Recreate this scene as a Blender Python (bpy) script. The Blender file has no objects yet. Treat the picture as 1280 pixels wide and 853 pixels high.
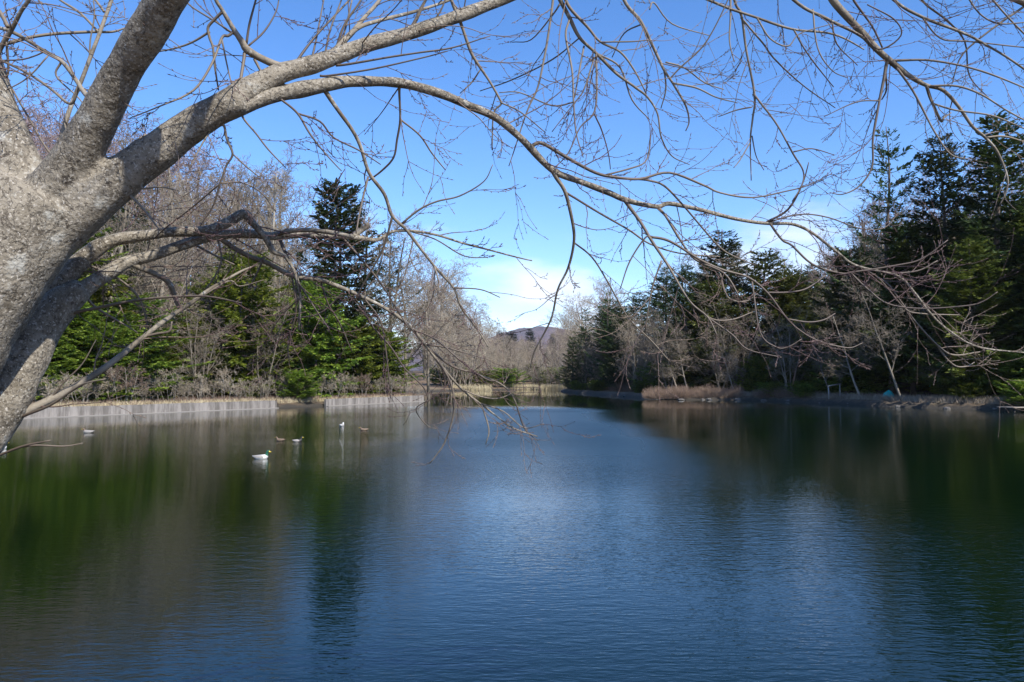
import bpy, math, random
import numpy as np
from mathutils import Vector, Matrix, noise as mnoise
R = math.radians
random.seed(7)
scene = bpy.context.scene
COL = scene.collection

# ------------------------------------------------------------------ camera
F = 1004.0; CX = 640.0; CY = 426.5; HOR = 474.0; CAMZ = 2.5
PITCH = math.atan((HOR - CY) / F)
cam_d = bpy.data.cameras.new('camera'); cam = bpy.data.objects.new('camera', cam_d); COL.objects.link(cam)
cam.location = (0, 0, CAMZ); cam.rotation_euler = (math.pi/2 + PITCH, 0, 0)
cam_d.sensor_width = 36; cam_d.lens = 36 * F / 1280; cam_d.clip_start = 0.05; cam_d.clip_end = 9000
scene.camera = cam

# ------------------------------------------------------------------ sun, sky, exposure
SUN_AZ, SUN_EL = 138.0, 45.0
S = Vector((math.sin(R(SUN_AZ))*math.cos(R(SUN_EL)), math.cos(R(SUN_AZ))*math.cos(R(SUN_EL)), math.sin(R(SUN_EL))))
sun_d = bpy.data.lights.new('sun', 'SUN'); sun = bpy.data.objects.new('sun', sun_d); COL.objects.link(sun)
sun_d.energy = 5.0; sun_d.angle = R(0.53); sun_d.color = (1, 0.95, 0.87)
sun.rotation_euler = S.to_track_quat('Z', 'Y').to_euler(); sun.location = (40, -20, 60)
scene.view_settings.view_transform = 'Standard'; scene.view_settings.look = 'None'
scene.view_settings.exposure = 0.54; scene.view_settings.gamma = 1
scene.cycles.max_bounces = 6; scene.cycles.diffuse_bounces = 2; scene.cycles.glossy_bounces = 3
scene.cycles.transmission_bounces = 3; scene.cycles.transparent_max_bounces = 8
scene.cycles.caustics_reflective = False; scene.cycles.caustics_refractive = False

class NT:
    """small helper round a node tree"""
    def __init__(s, nt): s.nt = nt; nt.nodes.clear()
    def n(s, t, props=None, **ins):
        nd = s.nt.nodes.new(t)
        for k, v in (props or {}).items(): setattr(nd, k, v)
        for k, v in ins.items():
            s.set(nd, k, v)
        return nd
    def set(s, nd, k, v):
        sock = nd.inputs[int(k[1:])] if (k[0] == 'i' and k[1:].isdigit()) else nd.inputs[k.replace('_', ' ')]
        if isinstance(v, bpy.types.NodeSocket): s.nt.links.new(v, sock)
        else: sock.default_value = v
    def math(s, op, a, b=0.0, c=0.0, clamp=False):
        nd = s.n('ShaderNodeMath', {'operation': op, 'use_clamp': clamp}, i0=a, i1=b, i2=c); return nd.outputs[0]
    def mix(s, f, a, b):
        nd = s.nt.nodes.new('ShaderNodeMix'); nd.data_type = 'RGBA'
        s.set(nd, 'i0', f); s.set(nd, 'i6', a); s.set(nd, 'i7', b); return nd.outputs[2]
    def noise(s, vec, scale, detail=4, rough=0.55):
        return s.n('ShaderNodeTexNoise', None, Vector=vec, Scale=scale, Detail=detail, Roughness=rough).outputs['Fac']
    def smooth(s, x, a, b):
        nd = s.n('ShaderNodeMapRange', {'interpolation_type': 'SMOOTHSTEP'}, i0=x, i1=a, i2=b); return nd.outputs[0]
    def map(s, vec, scale=(1,1,1), rot=(0,0,0), loc=(0,0,0)):
        return s.n('ShaderNodeMapping', None, Vector=vec, Scale=scale, Rotation=rot, Location=loc).outputs[0]

def c3(r, g, b): return (r, g, b, 1.0)

world = bpy.data.worlds.new('World'); scene.world = world; world.use_nodes = True
w = NT(world.node_tree)
sky = w.n('ShaderNodeTexSky', {'sky_type': 'NISHITA', 'sun_disc': False, 'sun_elevation': R(SUN_EL), 'sun_rotation': R(SUN_AZ),
          'altitude': 1000.0, 'air_density': 1.0, 'dust_density': 0.2, 'ozone_density': 3.0})
dirv = w.n('ShaderNodeTexCoord').outputs['Generated']
sep = w.n('ShaderNodeSeparateXYZ', None, i0=dirv)
hsv = w.n('ShaderNodeHueSaturation', None, Saturation=1.22, Value=1.27, Color=sky.outputs[0]).outputs[0]
hsv = w.n('ShaderNodeMix', {'data_type': 'RGBA', 'blend_type': 'MULTIPLY'}, i0=1.0, i6=hsv, i7=(1.03, 0.96, 1.05, 1)).outputs[2]
cn = w.noise(w.map(dirv, (5.2, 5.2, 15.0), loc=(1.62, 0.2, 0.35)), 1.0, 7, 0.52)
cn2 = w.noise(w.map(dirv, (1.6, 1.6, 6.0), loc=(3.1, 0, 0)), 1.0, 3, 0.5)
low = w.math('SUBTRACT', 1.0, w.smooth(sep.outputs[2], 0.08, 0.33))
thr = w.math('MULTIPLY_ADD', low, 0.40, -0.315)
ca = w.math('ADD', w.math('ADD', cn, thr), w.math('MULTIPLY_ADD', cn2, 0.5, -0.25))
cm = w.math('MULTIPLY', w.smooth(ca, 0.44, 0.78), 0.85)
cloud = w.mix(cm, hsv, c3(6.3, 6.5, 7.1))
bg = w.n('ShaderNodeBackground', None, Color=cloud, Strength=0.128)
wo = w.n('ShaderNodeOutputWorld'); world.node_tree.links.new(bg.outputs[0], wo.inputs[0])

# ------------------------------------------------------------------ mesh helpers
def P(px, py, d):
    """a point of the scene: pixel in the 1280 photograph plus its depth in metres"""
    xc = (px - CX)/F*d; yc = -(py - CY)/F*d
    return np.array((xc, d*math.cos(PITCH) - yc*math.sin(PITCH), CAMZ + d*math.sin(PITCH) + yc*math.cos(PITCH)))

class MB:
    """collects verts and faces for one mesh"""
    def __init__(s): s.v = []; s.f3 = []; s.f4 = []; s.n = 0; s.m3 = []; s.m4 = []
    def add(s, v, f3=None, f4=None, mi=0):
        v = np.asarray(v, dtype=np.float32)
        if f3 is not None and len(f3): a = np.asarray(f3, dtype=np.int32) + s.n; s.f3.append(a); s.m3.append(np.full(len(a), mi, np.int32))
        if f4 is not None and len(f4): a = np.asarray(f4, dtype=np.int32) + s.n; s.f4.append(a); s.m4.append(np.full(len(a), mi, np.int32))
        s.v.append(v); s.n += len(v)
    def tube(s, pts, rad, k=6, cap=True, mi=0):
        pts = np.asarray(pts, float); n = len(pts)
        if n < 2: return
        rad = np.broadcast_to(np.asarray(rad, float), (n,))
        t = np.gradient(pts, axis=0); t /= (np.linalg.norm(t, axis=1, keepdims=True) + 1e-9)
        up = np.array((0.31, 0.17, 0.93)) if abs(t[0][2]) < 0.9 else np.array((1.0, 0.2, 0))
        u = np.cross(t[0], up); u /= np.linalg.norm(u) + 1e-9
        ang = np.arange(k)*2*math.pi/k; ca, sa = np.cos(ang)[:, None], np.sin(ang)[:, None]
        rings = []
        for i in range(n):
            u = u - t[i]*np.dot(u, t[i]); u /= np.linalg.norm(u) + 1e-9
            b = np.cross(t[i], u)
            rings.append(pts[i] + rad[i]*(ca*u + sa*b))
        v = np.concatenate(rings)
        i = np.arange(n-1)[:, None]*k; j = np.arange(k)[None, :]; j2 = (j+1) % k
        q = np.stack([i+j, i+j2, i+k+j2, i+k+j], axis=-1).reshape(-1, 4)
        f3 = []
        if cap:
            v = np.concatenate([v, pts[[0, -1]]]); a = n*k
            f3 = [(a, (x+1) % k, x) for x in range(k)] + [(a+1, (n-1)*k+x, (n-1)*k+(x+1) % k) for x in range(k)]
        s.add(v, f3, q, mi)
    def box(s, c, size, rot=None, mi=0):
        x, y, z = [d/2 for d in size]
        v = np.array([(-x,-y,-z),(x,-y,-z),(x,y,-z),(-x,y,-z),(-x,-y,z),(x,-y,z),(x,y,z),(-x,y,z)], float)
        if rot is not None: v = v @ np.array(Matrix.Rotation(rot, 3, 'Z')).T
        s.add(v + np.asarray(c), None, [(0,3,2,1),(4,5,6,7),(0,1,5,4),(1,2,6,5),(2,3,7,6),(3,0,4,7)], mi)
    def mesh(s, name, mats, smooth=True):
        me = bpy.data.meshes.new(name)
        v = np.concatenate(s.v) if s.v else np.zeros((0, 3), np.float32)
        f3 = np.concatenate(s.f3) if s.f3 else np.zeros((0, 3), np.int32)
        f4 = np.concatenate(s.f4) if s.f4 else np.zeros((0, 4), np.int32)
        mi = np.concatenate([np.concatenate(x) for x in (s.m3, s.m4) if x]) if (s.m3 or s.m4) else np.zeros(0, np.int32)
        loops = np.concatenate([f3.ravel(), f4.ravel()]).astype(np.int32); npoly = len(f3) + len(f4)
        starts = np.concatenate([np.arange(len(f3))*3, len(f3)*3 + np.arange(len(f4))*4]).astype(np.int32)
        me.vertices.add(len(v)); me.vertices.foreach_set('co', v.astype(np.float32).ravel())
        me.loops.add(len(loops)); me.loops.foreach_set('vertex_index', loops)
        me.polygons.add(npoly); me.polygons.foreach_set('loop_start', starts)
        me.polygons.foreach_set('material_index', mi.astype(np.int32))
        me.polygons.foreach_set('use_smooth', np.full(npoly, smooth, dtype=bool))
        for m in (mats if isinstance(mats, (list, tuple)) else [mats]): me.materials.append(m)
        me.update(calc_edges=True); me.validate()
        return me
    def build(s, name, mats, parent=None, smooth=True):
        return link(name, s.mesh(name, mats, smooth), parent)

def link(name, data, parent=None):
    o = bpy.data.objects.new(name, data); COL.objects.link(o)
    if parent is not None: o.parent = parent
    return o
def tag(o, label, cat, group=None):
    o['label'] = label; o['category'] = cat
    if group: o['group'] = group
    return o
def thing(name, label, cat, loc=(0,0,0), rz=0.0, group=None, sc=1.0):
    o = bpy.data.objects.new(name, None); COL.objects.link(o); o.empty_display_size = 0.2
    o.location = loc; o.rotation_euler = (0, 0, rz); o.scale = (sc, sc, sc) if not isinstance(sc, tuple) else sc
    return tag(o, label, cat, group)
def dup(root, label, loc, rz, sc, group):
    r = root.copy(); COL.objects.link(r); r.location = loc; r.rotation_euler = (0, 0, rz)
    r.scale = sc if isinstance(sc, tuple) else (sc, sc, sc); r['label'] = label
    if group: r['group'] = group
    elif 'group' in r: del r['group']
    for ch in list(root.children):
        c = ch.copy(); COL.objects.link(c); c.parent = r
        for g in list(ch.children):
            d = g.copy(); COL.objects.link(d); d.parent = c
    return r
def struct(o): o['kind'] = 'structure'; return o

def catmull(pts, per=6):
    """smooth a polyline whose rows are x,y,z,radius..."""
    p = np.asarray(pts, float)
    if len(p) < 3: 
        t = np.linspace(0, 1, per+1)[:, None]; return p[0]*(1-t) + p[-1]*t
    q = np.concatenate([[2*p[0]-p[1]], p, [2*p[-1]-p[-2]]]); out = []
    for i in range(1, len(q)-2):
        a, b, c, d = q[i-1], q[i], q[i+1], q[i+2]
        for t in np.arange(per)/per:
            out.append(0.5*(2*b + (c-a)*t + (2*a-5*b+4*c-d)*t*t + (3*b-a-3*c+d)*t**3))
    out.append(p[-1]); return np.array(out)
def unit(v): return v/(np.linalg.norm(v) + 1e-9)

# ------------------------------------------------------------------ materials
def new_mat(name):
    m = bpy.data.materials.new(name); m.use_nodes = True; return m, NT(m.node_tree)
def finish(m, t, **kw):
    bs = t.n('ShaderNodeBsdfPrincipled', None, **kw); o = t.n('ShaderNodeOutputMaterial')
    m.node_tree.links.new(bs.outputs[0], o.inputs[0]); return m

def mat_plain(name, col, rough=0.7, var=0.25, scale=6.0, bump=0.0):
    m, t = new_mat(name); oc = t.n('ShaderNodeTexCoord').outputs['Object']
    f = t.smooth(t.noise(oc, scale, 5, 0.6), 0.3, 0.7)
    colr = t.mix(f, c3(*[x*(1-var) for x in col]), c3(*[min(1, x*(1+var)) for x in col]))
    kw = dict(Base_Color=colr, Roughness=rough)
    if bump:
        kw['Normal'] = t.n('ShaderNodeBump', None, Strength=bump, Distance=0.03, Height=t.noise(oc, scale*3, 5)).outputs[0]
    return finish(m, t, **kw)

def mat_cherry_bark():
    m, t = new_mat('cherry_bark'); oc = t.n('ShaderNodeTexCoord').outputs['Object']
    big = t.smooth(t.noise(oc, 4.5, 6, 0.65), 0.36, 0.62)
    mid = t.smooth(t.noise(oc, 22, 6, 0.65), 0.3, 0.7)
    fine = t.noise(oc, 130, 4, 0.7); crk = t.smooth(t.math('ABSOLUTE', t.math('SUBTRACT', t.noise(t.map(oc, (9, 9, 5)), 1.0, 5, 0.6), 0.5)), 0.0, 0.02)
    col = t.mix(big, c3(0.095, 0.077, 0.052), c3(0.23, 0.198, 0.148))
    col = t.mix(t.math('MULTIPLY', mid, 0.55), col, c3(0.31, 0.275, 0.22))
    dots = t.smooth(t.noise(oc, 70, 3, 0.6), 0.54, 0.64)
    col = t.mix(t.math('MULTIPLY', dots, 0.75), col, c3(0.05, 0.038, 0.026))
    col = t.mix(t.math('MULTIPLY', t.math('SUBTRACT', 1.0, crk), 0.45), col, c3(0.05, 0.038, 0.025))
    pits = t.smooth(t.noise(t.map(oc, (16, 16, 42), loc=(3, 8, 2)), 1.0, 3, 0.6), 0.63, 0.69)
    col = t.mix(t.math('MULTIPLY', pits, 0.8), col, c3(0.035, 0.026, 0.018))
    spk = t.smooth(t.noise(t.map(oc, loc=(1, 9, 4)), 95, 3, 0.6), 0.56, 0.66)
    col = t.mix(t.math('MULTIPLY', spk, 0.75), col, c3(0.48, 0.44, 0.375))
    lich = t.math('MULTIPLY', t.smooth(t.noise(t.map(oc, loc=(5,2,1)), 9, 6, 0.7), 0.58, 0.70), 0.75)
    col = t.mix(lich, col, c3(0.44, 0.43, 0.38))
    vor = t.n('ShaderNodeTexVoronoi', None, Vector=oc, Scale=70.0).outputs['Distance']
    h = t.math('ADD', t.math('MULTIPLY', mid, 0.8), t.math('ADD', t.math('MULTIPLY_ADD', crk, 0.35, t.math('MULTIPLY', vor, 0.5)), t.math('MULTIPLY', fine, 0.7)))
    b = t.n('ShaderNodeBump', None, Strength=1.0, Distance=0.005, Height=h).outputs[0]
    return finish(m, t, Base_Color=col, Roughness=0.85, Normal=b)

def mat_limb_bark():
    m, t = new_mat('smooth_cherry_bark'); oc = t.n('ShaderNodeTexCoord').outputs['Object']
    big = t.smooth(t.noise(oc, 7, 4), 0.35, 0.65); fine = t.noise(oc, 90, 5, 0.65)
    col = t.mix(big, c3(0.12, 0.098, 0.068), c3(0.25, 0.215, 0.165))
    band = t.smooth(t.noise(t.map(oc, (55, 14, 14)), 1.0, 3, 0.6), 0.60, 0.72)
    col = t.mix(t.math('MULTIPLY', band, 0.6), col, c3(0.09, 0.07, 0.05))
    lich = t.math('MULTIPLY', t.smooth(t.noise(oc, 18, 5, 0.65), 0.58, 0.68), 0.55)
    col = t.mix(lich, col, c3(0.48, 0.47, 0.42))
    h = t.math('ADD', t.math('MULTIPLY', band, -0.6), fine)
    b = t.n('ShaderNodeBump', None, Strength=0.6, Distance=0.006, Height=h).outputs[0]
    return finish(m, t, Base_Color=col, Roughness=0.75, Normal=b)

def mat_twig(name, a, b):
    m, t = new_mat(name); oc = t.n('ShaderNodeTexCoord').outputs['Object']
    f = t.smooth(t.noise(oc, 1.1, 3), 0.35, 0.65)
    return finish(m, t, Base_Color=t.mix(f, c3(*a), c3(*b)), Roughness=0.6)

def mat_foliage(name, dark, mid, light, trans=0.25, rnd=0.7):
    m, t = new_mat(name); oc = t.n('ShaderNodeTexCoord').outputs['Object']
    oi = t.n('ShaderNodeObjectInfo').outputs['Random']
    f = t.smooth(t.noise(oc, 0.55, 4, 0.6), 0.36, 0.66)
    f2 = t.smooth(t.noise(t.map(oc, loc=(9,4,2)), 2.2, 3, 0.6), 0.42, 0.75)
    col = t.mix(f, c3(*dark), c3(*mid)); col = t.mix(t.math('MULTIPLY', f2, 0.75), col, c3(*light))
    hs = t.n('ShaderNodeHueSaturation', None, Hue=t.math('MULTIPLY_ADD', oi, 0.05, 0.475),
             Value=t.math('MULTIPLY_ADD', oi, rnd, 1.0 - rnd/2), Color=col).outputs[0]
    bs = t.n('ShaderNodeBsdfPrincipled', None, Base_Color=hs, Roughness=0.55)
    bs.inputs['Specular IOR Level'].default_value = 0.35
    tr = t.n('ShaderNodeBsdfTranslucent', None, Color=hs)
    mx = t.n('ShaderNodeMixShader', None, i0=trans, i1=bs.outputs[0], i2=tr.outputs[0])
    o = t.n('ShaderNodeOutputMaterial'); m.node_tree.links.new(mx.outputs[0], o.inputs[0]); return m

def mat_bare(name, a, b, rnd=0.5):
    m, t = new_mat(name); oc = t.n('ShaderNodeTexCoord').outputs['Object']
    oi = t.n('ShaderNodeObjectInfo').outputs['Random']
    f = t.smooth(t.noise(oc, 0.8, 4), 0.35, 0.65); col = t.mix(f, c3(*a), c3(*b))
    hs = t.n('ShaderNodeHueSaturation', None, Value=t.math('MULTIPLY_ADD', oi, rnd, 1.0-rnd/2), Color=col).outputs[0]
    return finish(m, t, Base_Color=hs, Roughness=0.8)

M_TRUNK = mat_cherry_bark(); M_LIMB = mat_limb_bark()
M_TWIG = mat_twig('cherry_twig', (0.085, 0.062, 0.048), (0.20, 0.165, 0.12))
M_FINE = mat_twig('fine_cherry_twig', (0.10, 0.055, 0.05), (0.19, 0.14, 0.10))
M_FIR = mat_foliage('fir_needles', (0.022, 0.045, 0.016), (0.055, 0.092, 0.024), (0.12, 0.145, 0.030))
M_GREEN = mat_foliage('hemlock_needles', (0.060, 0.100, 0.014), (0.18, 0.235, 0.026), (0.33, 0.335, 0.045), 0.36)
M_OLIVE = mat_foliage('cypress_sprays', (0.045, 0.066, 0.014), (0.11, 0.13, 0.022), (0.21, 0.20, 0.036))
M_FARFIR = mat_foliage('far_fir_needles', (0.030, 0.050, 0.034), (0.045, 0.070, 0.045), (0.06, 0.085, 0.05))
M_CONBARK = mat_bare('conifer_bark', (0.07, 0.052, 0.040), (0.13, 0.10, 0.08))
M_GREYBARK = mat_bare('grey_bark', (0.13, 0.108, 0.080), (0.27, 0.232, 0.18))
M_GREYTWIG = mat_bare('grey_twigs', (0.165, 0.130, 0.094), (0.30, 0.25, 0.185))
M_MAUVE = mat_bare('mauve_twigs', (0.19, 0.135, 0.135), (0.29, 0.22, 0.20))
M_TAN = mat_bare('tan_twigs', (0.26, 0.215, 0.155), (0.39, 0.335, 0.255))
M_PALEBARK = mat_bare('pale_bark', (0.19, 0.17, 0.14), (0.34, 0.31, 0.26))
M_RUST = mat_bare('rusty_twigs', (0.17, 0.115, 0.085), (0.27, 0.19, 0.135))
M_REED = mat_bare('dry_reed', (0.40, 0.33, 0.19), (0.55, 0.47, 0.30), 0.3)
M_STONE = mat_plain('shore_stone', (0.11, 0.10, 0.088), 0.85, 0.4, 5, 0.6)
M_WOOD = mat_plain('weathered_wood', (0.30, 0.25, 0.20), 0.8, 0.3, 8, 0.3)
M_DARKWOOD = mat_plain('dark_wood', (0.05, 0.04, 0.033), 0.8, 0.3, 5, 0.2)
M_PALEPAINT = mat_plain('pale_paint', (0.36, 0.34, 0.31), 0.6, 0.08, 4)
M_TEAL = mat_plain('turquoise_sheet', (0.02, 0.42, 0.38), 0.5, 0.15, 3)

def mat_ground():
    m, t = new_mat('leaf_litter'); gc = t.n('ShaderNodeNewGeometry').outputs['Position']
    a = t.smooth(t.noise(gc, 0.25, 5, 0.6), 0.35, 0.65); b = t.smooth(t.noise(gc, 2.5, 5, 0.65), 0.35, 0.68)
    col = t.mix(a, c3(0.15, 0.092, 0.048), c3(0.24, 0.165, 0.095))
    col = t.mix(t.math('MULTIPLY', b, 0.55), col, c3(0.10, 0.075, 0.045))
    gr = t.math('MULTIPLY', t.smooth(t.noise(t.map(gc, loc=(40, 3, 0)), 0.12, 4), 0.55, 0.7), 0.5)
    col = t.mix(gr, col, c3(0.16, 0.155, 0.07))
    z = t.n('ShaderNodeSeparateXYZ', None, i0=gc).outputs[2]
    col = t.mix(t.math('SUBTRACT', 1.0, t.smooth(t.math('MULTIPLY_ADD', b, 0.3, z), 0.25, 0.8)), col, c3(0.035, 0.029, 0.021))   # wet stony mud at the edge, dark carried higher as painted bank shade
    bp = t.n('ShaderNodeBump', None, Strength=0.8, Distance=0.12, Height=t.noise(gc, 4.0, 6, 0.65)).outputs[0]
    return finish(m, t, Base_Color=col, Roughness=0.95, Normal=bp)

def mat_water():
    m, t = new_mat('lake_water'); gc = t.n('ShaderNodeNewGeometry').outputs['Position']
    sp = t.n('ShaderNodeSeparateXYZ', None, i0=gc)
    x, y = sp.outputs[0], sp.outputs[1]
    # wind: open water in the middle is ruffled, sheltered water under the banks and at the far end is calm
    big = t.noise(t.map(gc, (0.018, 0.05, 1), loc=(3, 1, 0)), 1.0, 3, 0.5)
    far = t.math('SUBTRACT', 1.0, t.smooth(t.math('ADD', y, t.math('MULTIPLY', big, 18)), 74.0, 88.0))
    left = t.smooth(t.math('ADD', t.math('MULTIPLY_ADD', y, 0.12, x), t.math('MULTIPLY', big, 7)), -5.0, 6.0)
    mid = t.smooth(big, 0.36, 0.62)
    amp = t.math('MULTIPLY', far, t.math('MULTIPLY_ADD', left, 0.64, 0.28))
    amp = t.math('MULTIPLY', amp, t.math('MULTIPLY_ADD', mid, 0.85, 0.3))
    chan = t.math('MULTIPLY', t.smooth(t.math('MULTIPLY_ADD', big, 5, x), -3.5, 2.5), t.math('SUBTRACT', 1.0, t.smooth(t.math('MULTIPLY_ADD', big, -6, x), 0.5, 6.5)))
    amp = t.math('MULTIPLY', amp, t.math('MULTIPLY_ADD', t.math('MULTIPLY', chan, t.smooth(y, 12.0, 38.0)), 2.2, 1.0))
    right = t.math('MULTIPLY', t.smooth(t.math('MULTIPLY_ADD', big, -5, x), -1.5, 4.0), t.smooth(y, 9.0, 20.0))
    amp = t.math('MULTIPLY', amp, t.math('MULTIPLY_ADD', right, -0.78, 1.0))
    amp = t.math('ADD', amp, 0.03)
    w1 = t.noise(t.map(gc, (2.2, 6.4, 1), rot=(0, 0, R(-12))), 1.0, 3, 0.55)
    w2 = t.noise(t.map(gc, (7.5, 17.0, 1), rot=(0, 0, R(9)), loc=(7, 2, 0)), 1.0, 2, 0.5)
    w3 = t.noise(t.map(gc, (0.45, 1.1, 1), rot=(0, 0, R(-20))), 1.0, 2, 0.5)
    h = t.math('ADD', t.math('MULTIPLY', w1, 0.55), t.math('ADD', t.math('MULTIPLY', w2, 0.36), t.math('MULTIPLY', w3, 0.22)))
    b = t.n('ShaderNodeBump', None, Strength=1.0, Distance=0.026, Height=t.math('MULTIPLY', h, amp)).outputs[0]
    # ripples too small to see one by one at a distance are roughness
    rg = t.math('MULTIPLY_ADD', t.math('MULTIPLY', t.math('MULTIPLY', chan, far), t.smooth(y, 8.0, 34.0)), 0.33, 0.012)
    mud = t.smooth(t.noise(gc, 0.05, 3), 0.35, 0.65)
    col = t.mix(mud, c3(0.0012, 0.0070, 0.0018), c3(0.0018, 0.0085, 0.0022))
    bs = t.n('ShaderNodeBsdfPrincipled', None, Base_Color=col, Roughness=rg, IOR=1.34, Normal=b)
    bs.inputs['Specular Tint'].default_value = (0.50, 0.74, 1.0, 1.0)
    o = t.n('ShaderNodeOutputMaterial'); m.node_tree.links.new(bs.outputs[0], o.inputs[0]); return m

def mat_wall():
    m, t = new_mat('concrete_panels'); oc = t.n('ShaderNodeNewGeometry').outputs['Position']
    st = t.smooth(t.noise(t.map(oc, (1.7, 1.7, 0.3)), 1.0, 6, 0.7), 0.36, 0.64)
    col = t.mix(st, c3(0.285, 0.26, 0.235), c3(0.125, 0.112, 0.098))
    z = t.n('ShaderNodeSeparateXYZ', None, i0=oc).outputs[2]
    col = t.mix(t.math('MULTIPLY', t.smooth(t.math('ADD', z, t.math('MULTIPLY', st, 0.2)), 0.75, 0.95), 0.45), col, c3(0.17, 0.15, 0.12))
    col = t.mix(t.math('SUBTRACT', 1.0, t.smooth(z, 0.03, 0.06)), col, c3(0.25, 0.23, 0.205))
    b = t.n('ShaderNodeBump', None, Strength=0.5, Distance=0.02, Height=t.noise(oc, 9, 5)).outputs[0]
    return finish(m, t, Base_Color=col, Roughness=0.9, Normal=b)

def mat_hill():
    m, t = new_mat('wooded_hill'); gc = t.n('ShaderNodeNewGeometry').outputs['Position']
    a = t.smooth(t.noise(gc, 0.012, 6, 0.65), 0.4, 0.62); b = t.smooth(t.noise(gc, 0.09, 4, 0.7), 0.35, 0.65)
    col = t.mix(a, c3(0.16, 0.12, 0.135), c3(0.115, 0.10, 0.115)); col = t.mix(t.math('MULTIPLY', b, 0.5), col, c3(0.10, 0.085, 0.10))
    bp = t.n('ShaderNodeBump', None, Strength=1.0, Distance=8.0, Height=t.noise(gc, 0.10, 5, 0.7)).outputs[0]
    return finish(m, t, Base_Color=col, Roughness=1.0, Normal=bp)

# ------------------------------------------------------------------ terrain
LAKE = np.array([(-58,3.0),(-48,22),(-37,40.3),(-30.8,51.2),(-20.6,69.2),(-17.4,74.2),(-10.2,90.0),(-10.6,96),(-15,106),(-20,128),(-17,160),
                 (-8,182),(2,190),(11,188),(10.6,172),(9.6,157),(12.5,138),(15.5,118),(17.5,104),(21,97),(28,95),(31.5,86),(34.5,71),(39.5,63),(50,48),(56,20),(52,3.0),
                 (20,2.6),(6,2.7),(0,2.5),(-2.5,2.9),(-6,2.7),(-25,2.6)], float)
def sdist(x, y):
    """distance to the shoreline, negative over the lake"""
    x = np.asarray(x, float); y = np.asarray(y, float); d = np.full(x.shape, 1e9); inside = np.zeros(x.shape, bool)
    n = len(LAKE)
    for i in range(n):
        ax, ay = LAKE[i]; bx, by = LAKE[(i+1) % n]
        dx, dy = bx-ax, by-ay; tt = np.clip(((x-ax)*dx + (y-ay)*dy)/(dx*dx+dy*dy), 0, 1)
        d = np.minimum(d, np.hypot(x-ax-tt*dx, y-ay-tt*dy))
        cond = (ay > y) != (by > y)
        with np.errstate(divide='ignore', invalid='ignore'):
            xi = ax + (y-ay)*dx/(dy if dy else 1e-9)
        inside ^= cond & (x < xi)
    return np.where(inside, -d, d)
def height(x, y):
    sd = sdist(x, y); x = np.asarray(x, float); y = np.asarray(y, float)
    wallzone = (x < -5) & (y > 30) & (y < 97)
    slope = np.where(wallzone, 0.55, np.where(y > 10, 0.85, 0.42)); top = np.where(wallzone, 0.60, np.where(y > 10, 0.5, 0.9))
    z = np.where(sd > 0, np.minimum(sd*slope, top), np.maximum(sd*0.35, -1.2))
    inland = np.clip(sd-3, 0, 140)
    far = (y > 10)
    z = z + np.where(far, np.minimum(inland*0.055, 5.0) + 0.18*np.sin(x*0.31)*np.sin(y*0.27)*np.clip(inland/6, 0, 1), 0)
    return z
def hz(x, y): return float(height(np.array([x]), np.array([y]))[0])

def spaced(a, b, step, lo, hi):
    core = list(np.arange(a, b+0.01, step)); l = []; x = a; s = step
    while x > lo: s *= 1.35; x -= s; l.append(x)
    r = []; x = b; s = step
    while x < hi: s *= 1.35; x += s; r.append(x)
    return np.array(l[::-1] + core + r)
xs = spaced(-62, 64, 0.9, -2600, 2600); ys = spaced(-6, 200, 0.9, -900, 4200)
gx, gy = np.meshgrid(xs, ys); gz = height(gx, gy)
nx, ny = len(xs), len(ys); idx = np.arange(nx*ny).reshape(ny, nx)
g = MB(); g.add(np.stack([gx.ravel(), gy.ravel(), gz.ravel()], 1), None,
                np.stack([idx[:-1,:-1], idx[:-1,1:], idx[1:,1:], idx[1:,:-1]], -1).reshape(-1, 4))
struct(g.build('ground', mat_ground()))
wm = MB(); wm.add([(-110,-12,0),(110,-12,0),(110,230,0),(-110,230,0)], None, [(0,1,2,3)])
struct(wm.build('water', mat_water()))

# distant wooded ridge
h = MB(); nxh, nyh = 220, 40; hv = []
for j in range(nyh):
    for i in range(nxh):
        x = -900 + 1800*i/(nxh-1); y = 1050 + 900*j/(nyh-1); v = j/(nyh-1)
        ridge = 40*math.exp(-((x-40)/110.0)**2) + 34*math.exp(-((x-190)/190.0)**2) + 22*math.exp(-((x+330)/260.0)**2) + 38
        prof = math.sin(math.pi*min(1, max(0, v)))**0.8
        n_ = mnoise.fractal(Vector((x*0.008, y*0.008, 1.3)), 1.0, 2.0, 5)
        n2 = mnoise.noise(Vector((x*0.09, y*0.05, 3.3)))
        hv.append((x, y, ridge*prof*(1 + 0.10*n_) + (4.5*n2 if prof > 0.1 else 0) - 6*(1-prof)))
ih = np.arange(nxh*nyh).reshape(nyh, nxh)
h.add(hv, None, np.stack([ih[:-1,:-1], ih[:-1,1:], ih[1:,1:], ih[1:,:-1]], -1).reshape(-1, 4))
struct(h.build('hill', mat_hill()))

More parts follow.
